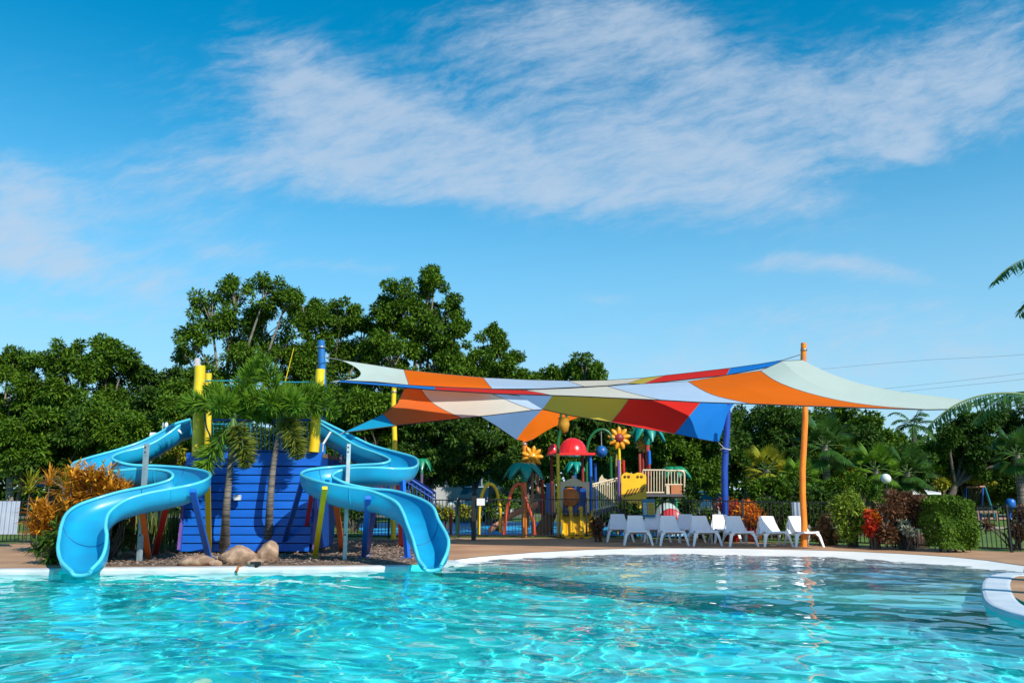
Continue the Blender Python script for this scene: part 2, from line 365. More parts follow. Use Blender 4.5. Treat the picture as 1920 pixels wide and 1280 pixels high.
# keep only the faces inside the pool outline (slightly grown)
def inside(px, py, poly):
    r = np.zeros(px.shape, bool); n = len(poly)
    for i in range(n):
        x1, y1 = poly[i]; x2, y2 = poly[(i + 1) % n]
        if y1 == y2: continue
        cnd = ((y1 > py) != (y2 > py)) & (px < (x2 - x1) * (py - y1) / (y2 - y1) + x1); r ^= cnd
    return r
grown = OUT + un * .12
cx_, cy_ = V[Q, 0].mean(1), V[Q, 1].mean(1); Q = Q[inside(cx_, cy_, grown)]
used = np.unique(Q); remap = -np.ones(len(V), int); remap[used] = np.arange(len(used)); V = V[used]; Q = remap[Q]
me = bpy.data.meshes.new('water'); me.vertices.add(len(V)); me.vertices.foreach_set('co', V.reshape(-1)); me.loops.add(Q.size); me.loops.foreach_set('vertex_index', Q.reshape(-1))
me.polygons.add(len(Q)); me.polygons.foreach_set('loop_start', np.arange(0, Q.size, 4)); me.polygons.foreach_set('use_smooth', np.ones(len(Q), bool)); me.update(calc_edges=True)
WM = bpy.data.materials.new('pool_water'); WM.use_nodes = True; bb = WM.node_tree.nodes['Principled BSDF']
bb.inputs['Base Color'].default_value = (.93, 1, 1, 1); bb.inputs['Roughness'].default_value = 0; bb.inputs['IOR'].default_value = 1.31; bb.inputs['Specular IOR Level'].default_value = .22; bb.inputs['Transmission Weight'].default_value = 1
wo_ = link('water', me, WM); tag_structure(wo_); wo_.cycles.is_caustics_caster = True

# deck and mulch sheets
def sheet(name, pts, z, m, sub=None):
    b = MB(); b.add([(p[0], p[1], z) for p in pts], [tuple(range(len(pts)))]); o = b.build(name, m); return tag_structure(o)
fenceL = [Gp(-300, 1022), Gp(0, 1020), Gp(75, 1020), Gp(200, 1012), Gp(500, 1008), Gp(860, 1008)]
fence_c = [Gp(860, 1008), Gp(1100, 1009), Gp(1300, 1013), Gp(1560, 1021), Gp(1700, 1026), Gp(1890, 1035), Gp(2100, 1046)]
fl = np.array(far_edge)
deck_out = [(-40, 22.5)] + fenceL[:-1] + fence_c + [(26, 16)]
# ring-like deck: strip from pool edge outwards on the far side, left, right
b = MB()
A_ = resample([(p[0], p[1]) for p in far_edge], 60); B_ = resample([(p[0], p[1] + .25) for p in [fenceL[1], fenceL[3], fenceL[5]] + fence_c[1:6]], 60)
B_[:, 0] = np.interp(np.linspace(0, 1, 60), np.linspace(0, 1, 60), B_[:, 0])
b.surf([[Vector((p[0], p[1], .004)) for p in A_], [Vector((p[0], p[1], .004)) for p in B_]], smooth=False)
Lp = OUT[-7:][::-1]
b.surf([[Vector((p[0], p[1], .004)) for p in [far_edge[0]] + [tuple(q) for q in Lp]], [Vector((p[0], p[1], .004)) for p in [(B_[0][0], B_[0][1]), (-22, 21), (-24, 16), (-26, 10), (-24, 2), (-18, -6), (-8, -9), (-3, -9)]]], smooth=False)
Rp = OUT[nf:nf + 8]
b.surf([[Vector((p[0], p[1], .004)) for p in [far_edge[-1]] + [tuple(q) for q in Rp]], [Vector((p[0], p[1], .004)) for p in [(B_[-1][0], B_[-1][1]), (20, 18), (24, 14), (26, 10), (24, 4), (22, -4), (14, -9), (6, -9), (-3, -9)]]], smooth=False)
tag_structure(b.build('deck', DECKM))
mul = sheet('mulch_bed', [Gp(150, 1062), Gp(400, 1060.5), Gp(600, 1059), Gp(768, 1057.5), Gp(800, 1050), Gp(835, 1030), Gp(800, 1012), Gp(600, 1011), Gp(300, 1012), Gp(170, 1014), Gp(60, 1022), Gp(110, 1045)], .009, MULCHG)
# loose bark chips over the bed
n = 5200; pts = []
poly = np.array([Gp(190, 1061), Gp(400, 1060), Gp(600, 1058.5), Gp(766, 1057), Gp(800, 1048), Gp(825, 1025), Gp(760, 1013), Gp(300, 1014), Gp(120, 1025), Gp(130, 1048)])
qx = RNG.uniform(poly[:, 0].min(), poly[:, 0].max(), n * 3); qy = RNG.uniform(poly[:, 1].min(), poly[:, 1].max(), n * 3); ok = inside(qx, qy, poly); qx, qy = qx[ok], qy[ok]
base = np.stack([qx, qy, np.full(len(qx), .012) + RNG.random(len(qx)) * .03], 1); a = RNG.random(len(qx)) * 6.28
d = np.stack([np.cos(a), np.sin(a), RNG.normal(0, .25, len(qx))], 1); nn = np.tile([0, 0, 1.0], (len(qx), 1)) + unit(len(qx)) * .5
setp(link('bark_mulch', leaves_mesh('bark_mulch', base, d, nn, RNG.uniform(.05, .13, len(qx)), RNG.uniform(.02, .05, len(qx)), 0), MULCHM), kind='stuff')
# splash pad (blue) behind the fence, footpaths and play-area ground
PADM = mat('blue_splash_pad', (.01, .30, .70), .5, c2=(.02, .45, .80), nscale=.4)
sheet('splash_pad', [Gp(690, 1003), Gp(1290, 1006), Gp(1300, 985), Gp(1240, 978), Gp(760, 978), Gp(660, 982)], .012, PADM)
PATHM = mat('pale_footpath', (.40, .33, .25), .9)
sheet('path', [(-60, 27.2), (-6, 28.8), (-6, 29.6), (-60, 28.4)], .012, PATHM)
sheet('path', [(10, 33.5), (60, 30), (60, 31.4), (10, 35.4)], .012, PATHM)
sheet('path', [(12, 44), (60, 42), (60, 46.5), (12, 48)], .012, mat('tan_play_ground', (.50, .30, .20), .9))
sheet('road', [(-120, 42), (60, 50), (60, 54), (-120, 46)], .010, mat('grey_road', (.16, .15, .14), .9))

def coping(pts, name='pool_coping', w=.26, h=.12):
    b = MB(); n = len(pts); rows = []
    A = np.array([(p[0], p[1]) for p in pts])
    for i in range(n):
        t = A[min(i + 1, n - 1)] - A[max(i - 1, 0)]; t /= np.linalg.norm(t); nrm = np.array([-t[1], t[0]])
        prof = [(-.03, -.10), (-.04, -.02), (-.03, .02), (0, .03), (w - .03, .03), (w, .02), (w, -.02)]
        rows.append([Vector((A[i][0] + nrm[0] * o_, A[i][1] + nrm[1] * o_, z)) for o_, z in prof])
    b.surf(rows, smooth=False)
    k = len(rows[0]); b.add(rows[0], [tuple(range(k))]); b.add(rows[-1], [tuple(range(k))[::-1]])
    return tag_structure(b.build(name, COPING))
def rs(lst, n): return [tuple(p) for p in resample([Gp(x, y) for x, y in lst], n)]
coping(rs([(-500, 1072), (0, 1070), (102, 1069.5)], 14))
coping(rs([(163, 1068), (400, 1066), (600, 1065), (766, 1063)], 20))
coping(rs([(840, 1052), (832, 1056)], 2))

# low island wall at the right with its own coping and soil
isl = smooth_curve([(*G(x, y, .02)[:2],) for x, y in [(2090, 1190), (1990, 1172), (1920, 1153), (1880, 1142), (1850, 1128), (1840, 1110), (1841, 1090), (1853, 1078), (1880, 1073), (1915, 1073), (1990, 1076)]], 6)
b = MB(); rows = []
for i in range(len(isl)):
    t = isl[min(i + 1, len(isl) - 1)] - isl[max(i - 1, 0)]; t /= np.linalg.norm(t); nr_ = np.array([t[1], -t[0]])
    wv = .40; st = 0.0 if i < 22 else .0
    rows.append([Vector((isl[i][0] - nr_[0] * 0 + nr_[0] * o_, isl[i][1] + nr_[1] * o_, z)) for o_, z in [(0, FLOOR_Z), (0, -.055), (0, -.01), (.02, .012), (.06, .022), (wv - .04, .022), (wv, .016), (wv, -.1)]])
b.surf([q[:2] for q in rows], 1, smooth=False); b.surf([q[1:] for q in rows], 0, smooth=False)
ISW = mat('blue_white_island_coping', (.62, .66, .70), .55, c2=(.46, .53, .60), nscale=2)
tag_structure(b.build('pool_island_wall', [ISW, POOLM]))
b = MB(); b.add([(*G(x, y, .012)[:2], .012) for x, y in [(1884, 1079), (1879, 1090), (1884, 1103), (1900, 1117), (1935, 1136), (2050, 1166), (2200, 1170), (2200, 1079)]], [tuple(range(8))]); tag_structure(b.build('pool_island_soil', DECKM))

# ------------------------------------------------------------------ trees
def tree(name, base, lobes, Y, leaf, label, cat='tree', group=None, bark=None, trunk_r=.22, dens=1.0, L=.19, Wd=.075, jit=1.2, spread=1.0, droop=.25, forks=True, open_=1.0):
    """lobes: (px, py, radius px) as the photograph shows them, hung at distance Y with some depth"""
    base = Vector(base); r_ = thing(name, base, label, cat, group); rs_ = random.Random(hash((round(base.x, 2), round(base.y, 2))) & 0xffff)
    LB = []
    for (x, y, r) in lobes:
        dY = rs_.uniform(-jit, jit); LB.append((P(x, y, Y + dY), r * PX(Y)))
    # limbs
    b = MB(); cz = min(p.z - r * .6 for p, r in LB); cx = sum(p.x for p, r in LB) / len(LB)
    fork = Vector((base.x + (cx - base.x) * .3, base.y, max(base.z + 1.0, base.z + (cz - base.z) * .75)))
    b.tube([base + Vector((0, 0, -.1)), base + Vector((.02, 0, .25)), base.lerp(fork, .5) + Vector((rs_.uniform(-.1, .1), 0, 0)), fork], [trunk_r * 1.5, trunk_r * 1.1, trunk_r * .9, trunk_r * .75], 8)
    clumpC, clumpR, clumpO = [], [], []
    for p, r in LB:
        mid = fork.lerp(p, .5) + Vector((rs_.uniform(-.3, .3), rs_.uniform(-.3, .3), rs_.uniform(-.2, .3)))
        b.tube([fork, mid, p], [trunk_r * .5, trunk_r * .3, trunk_r * .14], 6, caps=False)
        nc = max(5, int(15 * open_))
        for k in range(nc):
            u = Vector(unit(1)[0]); q = p + Vector((u.x, u.y, u.z * .9)) * r * rs_.uniform(.45, .95)
            clumpC.append(q); clumpR.append(r * rs_.uniform(.22, .42)); clumpO.append(p)
            if forks and k % 2 == 0: b.tube([p.lerp(mid, .25), p.lerp(q, .55) + Vector((0, 0, -.05)), q], [trunk_r * .12, trunk_r * .08, .012], 4, caps=False)
    b.build('trunk', bark or BARK, r_)
    bases, dirs_, nr_ = [], [], []
    for q, cr, p in zip(clumpC, clumpR, clumpO):
        n = int(dens * 470 * (cr / .4) ** 1.7)
        if n < 6: n = 6
        u = unit(n); pos = np.array(q) + u * cr * (RNG.random((n, 1)) ** .5) * np.array([1, 1, .75])
        d = u * .8 + unit(n) * .7; d[:, 2] -= droop
        bases.append(pos); dirs_.append(d); nr_.append(unit(n) * .8 + np.array([0, 0, .9]))
    bs = np.concatenate(bases); n = len(bs)
    me = leaves_mesh('crown', bs, np.concatenate(dirs_), np.concatenate(nr_), RNG.uniform(.6, 1.2, n) * L, RNG.uniform(.7, 1.2, n) * Wd)
    link('crown', me, leaf, r_); return r_

def bush(name, lobes, Y, leaf, label, group=None, L=.12, Wd=.05, dens=1.0, bark=None, cat='shrub', jit=.25, droop=.1, up=0.0, z0=0.0):
    xs = [l[0] for l in lobes]; bx = P(sum(xs) / len(xs), 950, Y); base = Vector((bx.x, Y, z0)); r_ = thing(name, base, label, cat, group)
    b = MB(); bases, dirs_, nr_ = [], [], []
    for (x, y, r) in lobes:
        p = P(x, y, Y + random.uniform(-jit, jit)); R_ = r * PX(Y)
        for k in range(4):
            q = p + Vector(unit(1)[0]) * R_ * .6; b.tube([base + Vector((random.uniform(-.15, .15), 0, -.05)), base.lerp(q, .5) + Vector((random.uniform(-.1, .1), 0, .1)), q], [.025, .018, .006], 5, caps=False)
        nc = 14
        for k in range(nc):
            u = Vector(unit(1)[0]); q = p + u * R_ * random.uniform(.3, .9); cr = R_ * random.uniform(.25, .45)
            n = max(6, int(dens * 170 * (cr / .2) ** 1.7 * (.12 / L) ** 1.3)); uu = unit(n)
            pos = np.array(q) + uu * cr * (RNG.random((n, 1)) ** .5); dd = uu * .8 + unit(n) * .6; dd[:, 2] += up - droop
            bases.append(pos); dirs_.append(dd); nr_.append(unit(n) * .7 + np.array([0, 0, .8]))
    b.build('stem', bark or BARK, r_)
    bs = np.concatenate(bases); dd = np.concatenate(dirs_); nn_ = np.concatenate(nr_); k = bs[:, 2] > z0 + .02; bs, dd, nn_ = bs[k], dd[k], nn_[k]; n = len(bs)
    link('foliage', leaves_mesh('foliage', bs, dd, nn_, RNG.uniform(.6, 1.2, n) * L, RNG.uniform(.7, 1.2, n) * Wd), leaf, r_); return r_

def rosette(name, px, py, Y, size, leaf, label, nb=30, cat='plant', group=None, wid=.06, heads=1, spreadx=0, el=(15, 85), z0=None):
    """spiky plants: strap leaves from one or several heads"""
    c0 = P(px, py, Y); base = Vector((c0.x, Y, 0)); r_ = thing(name, base, label, cat, group); b = MB(); B_, D_, N_, Ls = [], [], [], []
    for h in range(heads):
        hc = Vector((c0.x + random.uniform(-1, 1) * spreadx, Y + random.uniform(-.5, .5) * spreadx, max(.1, c0.z * random.uniform(.45, 1.0) if heads > 1 else c0.z)))
        b.tube([(base.x + (hc.x - base.x) * .5, hc.y, -.05), (hc.x, hc.y, hc.z * .5), hc], [.022, .018, .012], 6)
        for k in range(nb):
            a = random.random() * 6.283; e = R(random.uniform(*el)); d0 = Vector((math.cos(a) * math.cos(e), math.sin(a) * math.cos(e), math.sin(e))); L = size * random.uniform(.6, 1.1); p = hc.copy()
            for s in range(3):
                d = (d0 + Vector((0, 0, -.33 * s))).normalized(); B_.append(tuple(p)); D_.append(tuple(d)); N_.append((0, 0, 1)); Ls.append(L / 2.2 * (1 if s < 2 else 1.1)); p = p + d * (L / 3)
    b.build('stem', BARK, r_); n = len(B_)
    link('foliage', leaves_mesh('foliage', np.array(B_), np.array(D_), np.array(N_) + unit(n) * .2, np.array(Ls), wid, .05), leaf, r_); return r_

def frond(B_, D_, N_, L_, stems, start, d0, length, leaflet, sag=1.0, n=46, style='flat', width=1.0):
    """one arching palm leaf: fills leaf rows and returns its rachis"""
    p = Vector(start); d = Vector(d0).normalized(); pts = [p.copy()]; st = length / n
    for i in range(n):
        t = i / n; d = (d + Vector((0, 0, -sag * 1.6 / n * (.4 + t)))).normalized(); p = p + d * st; pts.append(p.copy())
        if t < .12: continue
        side = d.cross(Vector((0, 0, 1)));
        side = side.normalized() if side.length > .05 else Vector((1, 0, 0)); up = side.cross(d)
        env = math.sin(math.pi * min(1, (t * .86 + .14))) ** .5 * width
        if style == 'fox':
            for k in range(15):
                a = random.random() * 6.283; v = side * math.cos(a) + up * math.sin(a)
                B_.append(tuple(p)); D_.append(tuple(v * 1.0 + d * random.uniform(.3, .8))); N_.append(tuple(unit(1)[0])); L_.append(leaflet * env * random.uniform(.7, 1.1))
        else:
            for s in (-1, 1):
                v = side * s + d * random.uniform(.45, .7) + Vector((0, 0, -.45 if style == 'flat' else -1.5)) * random.uniform(.5, 1.2)
                q = Vector(p)
                L = leaflet * env * random.uniform(.85, 1.1)
                B_.append(tuple(q)); D_.append(tuple(v)); N_.append(tuple(up + Vector(unit(1)[0]) * .2)); L_.append(L)
    stems.tube(pts, [.022 * (1 - .85 * i / len(pts)) + .003 for i in range(len(pts))], 5, caps=False)

def palm(name, trunk, r0, r1, fr, leaf, label, leaflet=.44, lw=.034, style='fox', sagd=1.0, group=None, shaft=True, cat='palm tree', n=46, fold=.1):
    base = Vector(trunk[0]); r_ = thing(name, (base.x, base.y, 0), label, cat, group); b = MB()
    tp = smooth_curve(trunk, 6); m = len(tp)
    b.tube([Vector(p) for p in tp], [r0 * (1 + .9 * math.exp(-i / m * 9)) * (1 - i / m) + r1 * (i / m) for i in range(m)], 12)
    b.build('trunk', PALMB, r_); top = Vector(tp[-1])
    if shaft:
        s = MB(); s.tube([top, top + Vector((0, 0, .25)), top + Vector((0, 0, .55))], [r1 * 1.35, r1 * 1.25, r1 * .5], 10); s.build('crown_shaft', mat('crown_shaft_green', (.10, .20, .05), .5), r_); top = top + Vector((0, 0, .4))
    groups = {}
    for (a, e, L, sg, lf) in fr: groups.setdefault(lf, []).append((a, e, L, sg))
    for lf, lst in groups.items():
        for (a, e, L, sg) in lst:
            B_, D_, N_, L_ = [], [], [], []; st = MB()
            a_, e_ = R(a), R(e); d0 = (math.cos(a_) * math.cos(e_), math.sin(a_) * math.cos(e_), math.sin(e_))
            frond(B_, D_, N_, L_, st, top, d0, L, leaflet, sg * sagd, n, style)
            fo = st.build('frond', [mat('frond_stalk', (.10, .17, .03), .5), leaf if lf == 0 else FOXT2], r_)
            me2 = leaves_mesh('leaflets', np.array(B_), np.array(D_), np.array(N_), np.array(L_), lw, fold)
            lo = link('leaflets', me2, leaf if lf == 0 else FOXT2, None); lo.parent = fo; me2.transform(Matrix.Translation(-ORG[fo.name])); ORG[lo.name] = ORG[fo.name]
    return r_
def fan_palm(name, px, py, Y, size, leaf, label, nf=22, trunk=True, group='fan palms behind the pool fence'):
    c0 = P(px, py, Y); r_ = thing(name, (c0.x, Y, 0), label, 'palm tree', group); b = MB()
    b.tube([(c0.x, Y, -.05), (c0.x + .03, Y, c0.z * .5), (c0.x, Y, c0.z)], [.2, .16, .14], 10); b.build('trunk', PALMB, r_)
    B_, D_, N_, L_ = [], [], [], []; st = MB()
    for k in range(nf):
        a = k * 2.399; e = R(75 - 130 * (k / nf)); d = Vector((math.cos(a) * math.cos(e), math.sin(a) * math.cos(e), math.sin(e)))
        L = size * random.uniform(.5, .62); h = c0 + d * L; st.tube([c0, c0.lerp(h, .5) + Vector((0, 0, .03)), h], [.02, .015, .01], 4, caps=False)
        side = d.cross(Vector((0, 0, 1))).normalized(); 
        for j in range(26):
            w = R(-115 + 230 * j / 25); v = d * math.cos(w) + side * math.sin(w) + Vector((0, 0, -.25 * abs(math.sin(w)) - .1))
            B_.append(tuple(h)); D_.append(tuple(v)); N_.append(tuple(side.cross(d))); L_.append(size * .5 * (1 - .25 * abs(w) / 2))
    st.build('leaf_stalk', mat('frond_stalk', (.10, .17, .03), .5), r_)
    link('fan_leaves', leaves_mesh('fan_leaves', np.array(B_), np.array(D_), np.array(N_), np.array(L_), size * .05, .12), leaf, r_); return r_

def gb(px, Y): p = P(px, 950, Y); return (p.x, Y, 0)
TG = 'broad trees behind the playground'
tree('broad_tree', gb(440, 35), [(395, 585, 44), (440, 550, 38), (500, 545, 36), (362, 640, 34), (430, 620, 50), (500, 610, 48), (455, 680, 55), (385, 700, 42), (530, 660, 44), (345, 665, 22), (540, 560, 28)], 35, FOLI, 'tall airy tree with pale limbs above the yellow posts of the slide tower', group=TG, bark=BARKL, dens=.62, open_=.9)
tree('broad_tree', gb(620, 37), [(568, 575, 34), (600, 610, 46), (640, 590, 42), (690, 625, 40), (620, 670, 55), (680, 690, 55), (570, 690, 50), (650, 740, 60), (590, 770, 60)], 37, FOLI, 'broad green tree right behind the blue sail pole', group=TG, bark=BARKL, dens=.85)
tree('broad_tree', gb(790, 36), [(750, 560, 40), (805, 535, 30), (835, 580, 38), (722, 600, 38), (780, 610, 50), (848, 635, 38), (735, 665, 52), (815, 680, 55), (862, 610, 22), (700, 730, 50), (780, 745, 60), (860, 700, 38), (815, 515, 18)], 36, FOLI, 'tallest tree, with a bright lobed crown above the orange panel of the upper sail', group=TG, bark=BARKL, dens=.85)
tree('broad_tree', gb(920, 37), [(925, 645, 32), (940, 680, 38), (895, 690, 34), (960, 715, 36), (900, 740, 50), (980, 750, 45), (925, 620, 14)], 37, FOLI, 'narrow green tree with a pointed top right of the tallest tree', group=TG, bark=BARKL, dens=.8)
tree('broad_tree', gb(1080, 38), [(1100, 690, 32), (1070, 710, 34), (1035, 705, 22), (1000, 715, 24), (1060, 760, 45), (1120, 720, 25), (1010, 770, 45), (1130, 770, 40)], 38, FOLI, 'rounded green tree rising just above the middle of the upper sail', group=TG, bark=BARKL, dens=.85)
UG = 'low dark trees behind the playground'
rr = random.Random(5)
for i, (x, y, w, Yd, lab) in enumerate([(350, 790, 60, 33, 'dark low tree behind the upper bend of the left slide'), (470, 800, 70, 34, 'dark low tree behind the slide tower railing'), (600, 820, 70, 34, 'dark low tree behind the entrance of the right slide'),
        (700, 810, 65, 33.5, 'dark low tree behind the yellow sail post'), (800, 830, 62, 33, 'dark low tree beside the caravan, above the green toy palm'), (890, 830, 58, 34, 'dark low tree left of the flower on the orange log post'), (985, 830, 60, 34, 'dark low tree behind the left toy palm'),
        (1080, 830, 60, 34, 'dark low tree behind the red dome of the play tower'), (1170, 830, 60, 34, 'dark low tree behind the sunflower'), (1265, 840, 55, 33.5, 'dark low tree behind the beige railing'), (1340, 840, 50, 34, 'dark low tree behind the blue sail pole at the right')]):
    lob = [(x + rr.uniform(-w, w), y + rr.uniform(-60, 45), rr.uniform(34, 54)) for _ in range(9)]
    tree('low_tree', gb(x, Yd), lob, Yd, FOLI2 if i % 3 else FOLI, lab, group=UG, trunk_r=.13, dens=.8, jit=1.5, forks=False)
LG = 'trees at the left edge'
tree('broad_tree', gb(20, 46), [(15, 685, 40), (60, 690, 34), (-30, 690, 45), (20, 740, 60), (70, 760, 50), (-20, 800, 60), (40, 830, 60)], 46, FOLI, 'large tree cut by the left edge of the picture', group=LG, bark=BARKL, dens=.55, L=.25, Wd=.095)
tree('broad_tree', gb(150, 44), [(110, 670, 30), (150, 668, 34), (195, 660, 34), (235, 672, 30), (130, 710, 50), (200, 710, 50), (110, 760, 45), (180, 780, 60), (255, 700, 24)], 44, FOLI, 'wide tree with a flat wavy top behind the orange bush', group=LG, bark=BARKL, dens=.55, L=.25, Wd=.095)
tree('broad_tree', gb(270, 45), [(262, 700, 22), (285, 720, 34), (325, 710, 26), (240, 760, 46), (300, 760, 48), (345, 740, 34), (270, 820, 55), (330, 810, 50)], 45, FOLI2, 'darker tree in the dip between the wide tree and the slide tower', group=LG, bark=BARKL, dens=.55, L=.25, Wd=.095)
for i, (x, y, lab) in enumerate([(30, 855, 'dark low tree above the corrugated panel at the left'), (120, 850, 'dark low tree straight behind the orange bush'), (215, 835, 'dark low tree behind the left turn of the left slide'), (300, 850, 'dark low tree above the white box sign'), (395, 850, 'dark low tree left of the slide tower deck')]):
    lob = [(x + rr.uniform(-60, 60), y + rr.uniform(-55, 30), rr.uniform(32, 50)) for _ in range(9)]
    tree('low_tree', gb(x, 38), lob, 38 + i % 2, FOLI2 if i % 2 else FOLI, lab, group=LG + ' low down', trunk_r=.12, dens=.75, L=.23, Wd=.09, forks=False)
RG = 'trees at the right behind the fence'
tree('broad_tree', gb(1400, 40), [(1390, 790, 40), (1440, 785, 36), (1410, 840, 50), (1370, 870, 45), (1450, 850, 45)], 40, FOLI2, 'dark tree right of the blue sail pole under the sail', group=RG, dens=.75)
tree('broad_tree', gb(1560, 42), [(1540, 795, 36), (1590, 785, 34), (1630, 795, 24), (1500, 800, 36), (1600, 830, 46), (1550, 850, 45), (1660, 835, 34)], 42, FOLI, 'olive green tree rising behind the orange sail pole', group=RG, dens=.7, L=.23, Wd=.09)
tree('broad_tree', gb(1690, 44), [(1680, 830, 24), (1700, 860, 34), (1650, 870, 36), (1740, 860, 30)], 44, FOLI, 'small tree behind the globe lamp', group=RG, dens=.7, L=.23, Wd=.09)
tree('broad_tree', gb(1765, 42), [(1780, 820, 24), (1810, 800, 30), (1850, 800, 34), (1890, 790, 34), (1930, 800, 40), (1800, 850, 40), (1860, 850, 50), (1920, 860, 45)], 42, FOLI2, 'dark tree beneath the big palm frond at the right edge', group=RG, dens=.75, L=.23, Wd=.09)
tree('broad_tree', gb(1490, 39), [(1480, 790, 36), (1515, 800, 34), (1450, 810, 32), (1500, 850, 45), (1460, 870, 40)], 39, FOLI2, 'dark dense tree filling the gap left of the orange sail pole', group=RG, dens=.75)
tree('broad_tree', gb(1655, 40), [(1620, 820, 30), (1660, 845, 32), (1700, 855, 30), (1640, 870, 38), (1720, 875, 34)], 40, FOLI2, 'dark dense tree filling the gap above the maroon shrub', group=RG, dens=.75)
for i, (x, y, lab) in enumerate([(1450, 890, 'dark low tree left of the orange sail pole'), (1560, 895, 'dark low tree behind the pale green shrub'), (1660, 905, 'dark low tree just behind the globe lamp'), (1760, 900, 'dark low tree behind the clipped hedge'), (1860, 905, 'dark low tree behind the swing set'), (1930, 900, 'dark low tree behind the blue barrel')]):
    lob = [(x + rr.uniform(-52, 52), y + rr.uniform(-40, 15), rr.uniform(26, 42)) for _ in range(8)]
    tree('low_tree', gb(x, 47), lob, 47 + i % 2, FOLI2, lab, group=RG + ' low down', trunk_r=.12, dens=.7, L=.26, Wd=.1, forks=False)
bush('golden_shrub', [(1800, 893, 14), (1825, 888, 16), (1850, 890, 14), (1775, 900, 12)], 44, YELL, 'flat topped yellow green shrub above the swing set', L=.22, Wd=.1)
bush('golden_shrub', [(1600, 880, 14), (1580, 895, 14), (1762, 905, 12)], 40, YELL, 'yellow green shrub low between the palms right of the orange pole', L=.22, Wd=.1)
# a far mass of woodland closing the gaps between trunks
def woodland(x0, x1, Y0, Y1, top, n, label=''):
    bx = RNG.uniform(x0, x1, n); by = RNG.uniform(Y0, Y1, n); tz = top(bx) ; bz = RNG.random(n) * tz
    bs = np.stack([bx, by, bz], 1); d = unit(n); d[:, 2] -= .2
    return setp(link('distant_woodland', leaves_mesh('distant_woodland', bs, d, unit(n) + [0, 0, .6], RNG.uniform(.5, 1.0, n), RNG.uniform(.2, .4, n)), FOLI2), kind='stuff')
woodland(-46, 46, 54, 60, lambda x: np.where(x < -8, 5.6, np.where(x < 12, 5.2, 4.7)) + .7 * np.sin(x * .9) + .4 * np.sin(x * 2.3), 26000)

# fan palms and feather palms at the right
FP = 'fan palms behind the pool fence'
fan_palm('fan_palm', 1545, 835, 33, 1.5, PALML, 'large fan palm just right of the orange sail pole')
fan_palm('fan_palm', 1435, 880, 32, 1.1, YELL, 'small yellowish fan palm between the blue and orange sail poles')
fan_palm('fan_palm', 1640, 880, 36, 1.35, FOXT, 'bright fan palm to the left above the globe lamp')
fan_palm('fan_palm', 1700, 885, 38, 1.5, PALML, 'fan palm just right of the globe lamp')
fan_palm('fan_palm', 1500, 895, 30, .9, FOXT, 'low pale fan palm left of the orange sail pole')
fan_palm('fan_palm', 1905, 850, 34, 1.3, PALML, 'fan palm under the big frond at the right edge')
def fr_ring(n, L, e0=70, e1=-20, sag=1.0, old=0, a0=0):
    out = []
    for k in range(n):
        out.append(((a0 + k * 137.5) % 360, e0 + (e1 - e0) * (k / max(1, n - 1)) ** .9, L * random.uniform(.88, 1.08), sag * random.uniform(.85, 1.15), 1 if k >= n - old else 0))
    return out
palm('feather_palm', [gb(1712, 46), P(1712, 880, 46), P(1714, 812, 46)], .14, .1, fr_ring(11, 1.7, 75, 5, 1.5), PALML, 'small feather palm against the sky behind the globe lamp', leaflet=.5, lw=.06, style='flat', n=26)
# two foxtail palms in front of the tower
YP = 19.0
palm('foxtail_palm', [G(421, 1037), P(424, 960, YP), P(431, 880, YP), P(436, 815, YP)], .095, .062,
     [(180, 42, 1.45, 1.1, 0), (160, 62, 1.2, 1.0, 0), (10, 78, 1.5, .7, 0), (262, 42, .9, 1.0, 0), (25, 40, 1.0, 1.3, 0), (325, -50, 1.3, .8, 1), (200, -60, 1.6, .3, 0), (90, 45, 1.3, 1.1, 0)],
     FOXT, 'left foxtail palm before the blue board wall, fronds over the yellow posts', n=38)
palm('foxtail_palm', [G(503, 1036), P(506, 950, YP + .3), P(513, 870, YP + .3), P(524, 805, YP + .3)], .09, .058,
     [(8, 50, 1.35, 1.0, 0), (0, 28, 1.5, 1.0, 0), (178, 74, 1.55, .6, 0), (215, 45, 1.0, 1.0, 0), (268, 36, .95, 1.0, 0), (310, 40, 1.0, 1.2, 0), (338, -45, 1.25, .9, 1), (95, 55, 1.3, 1.0, 0)],
     FOXT, 'right foxtail palm before the blue board wall, nearer the right slide', n=38)
# tall feather palm at the right edge, rooted out of the picture
palm('feather_palm', [(10.6, 12.0, 0), (10.4, 12.0, 1.9), (10.0, 12.0, 3.82)], .2, .13,
     [(180, 50, 2.95, 1.38, 0), (150, 45, 2.0, 1.5, 0), (120, 50, 2.4, 1.4, 0), (60, 50, 2.8, 1.4, 0), (0, 45, 2.8, 1.4, 0), (300, 45, 2.8, 1.4, 0), (270, 65, 2.2, 1.2, 0), (30, 20, 2.6, 1.4, 0)],
     PALML, 'tall feather palm whose upper frond hangs into the sky at the right edge', leaflet=.62, lw=.042, style='flat', n=58, shaft=True)
palm('feather_palm', [(9.0, 11.2, 0), (8.7, 11.1, 1.1), (8.1, 11.0, 2.45)], .15, .11,
     [(180, 30, 2.55, 1.0, 0), (120, 45, 2.0, 1.4, 0), (60, 50, 2.6, 1.4, 0), (0, 55, 2.2, 1.2, 0), (300, 68, 1.5, 1.2, 0), (30, 40, 2.2, 1.2, 0)],
     PALML, 'lower feather palm whose drooping frond covers the tip of the mint sail', leaflet=.52, lw=.034, style='flat', n=70, shaft=False)

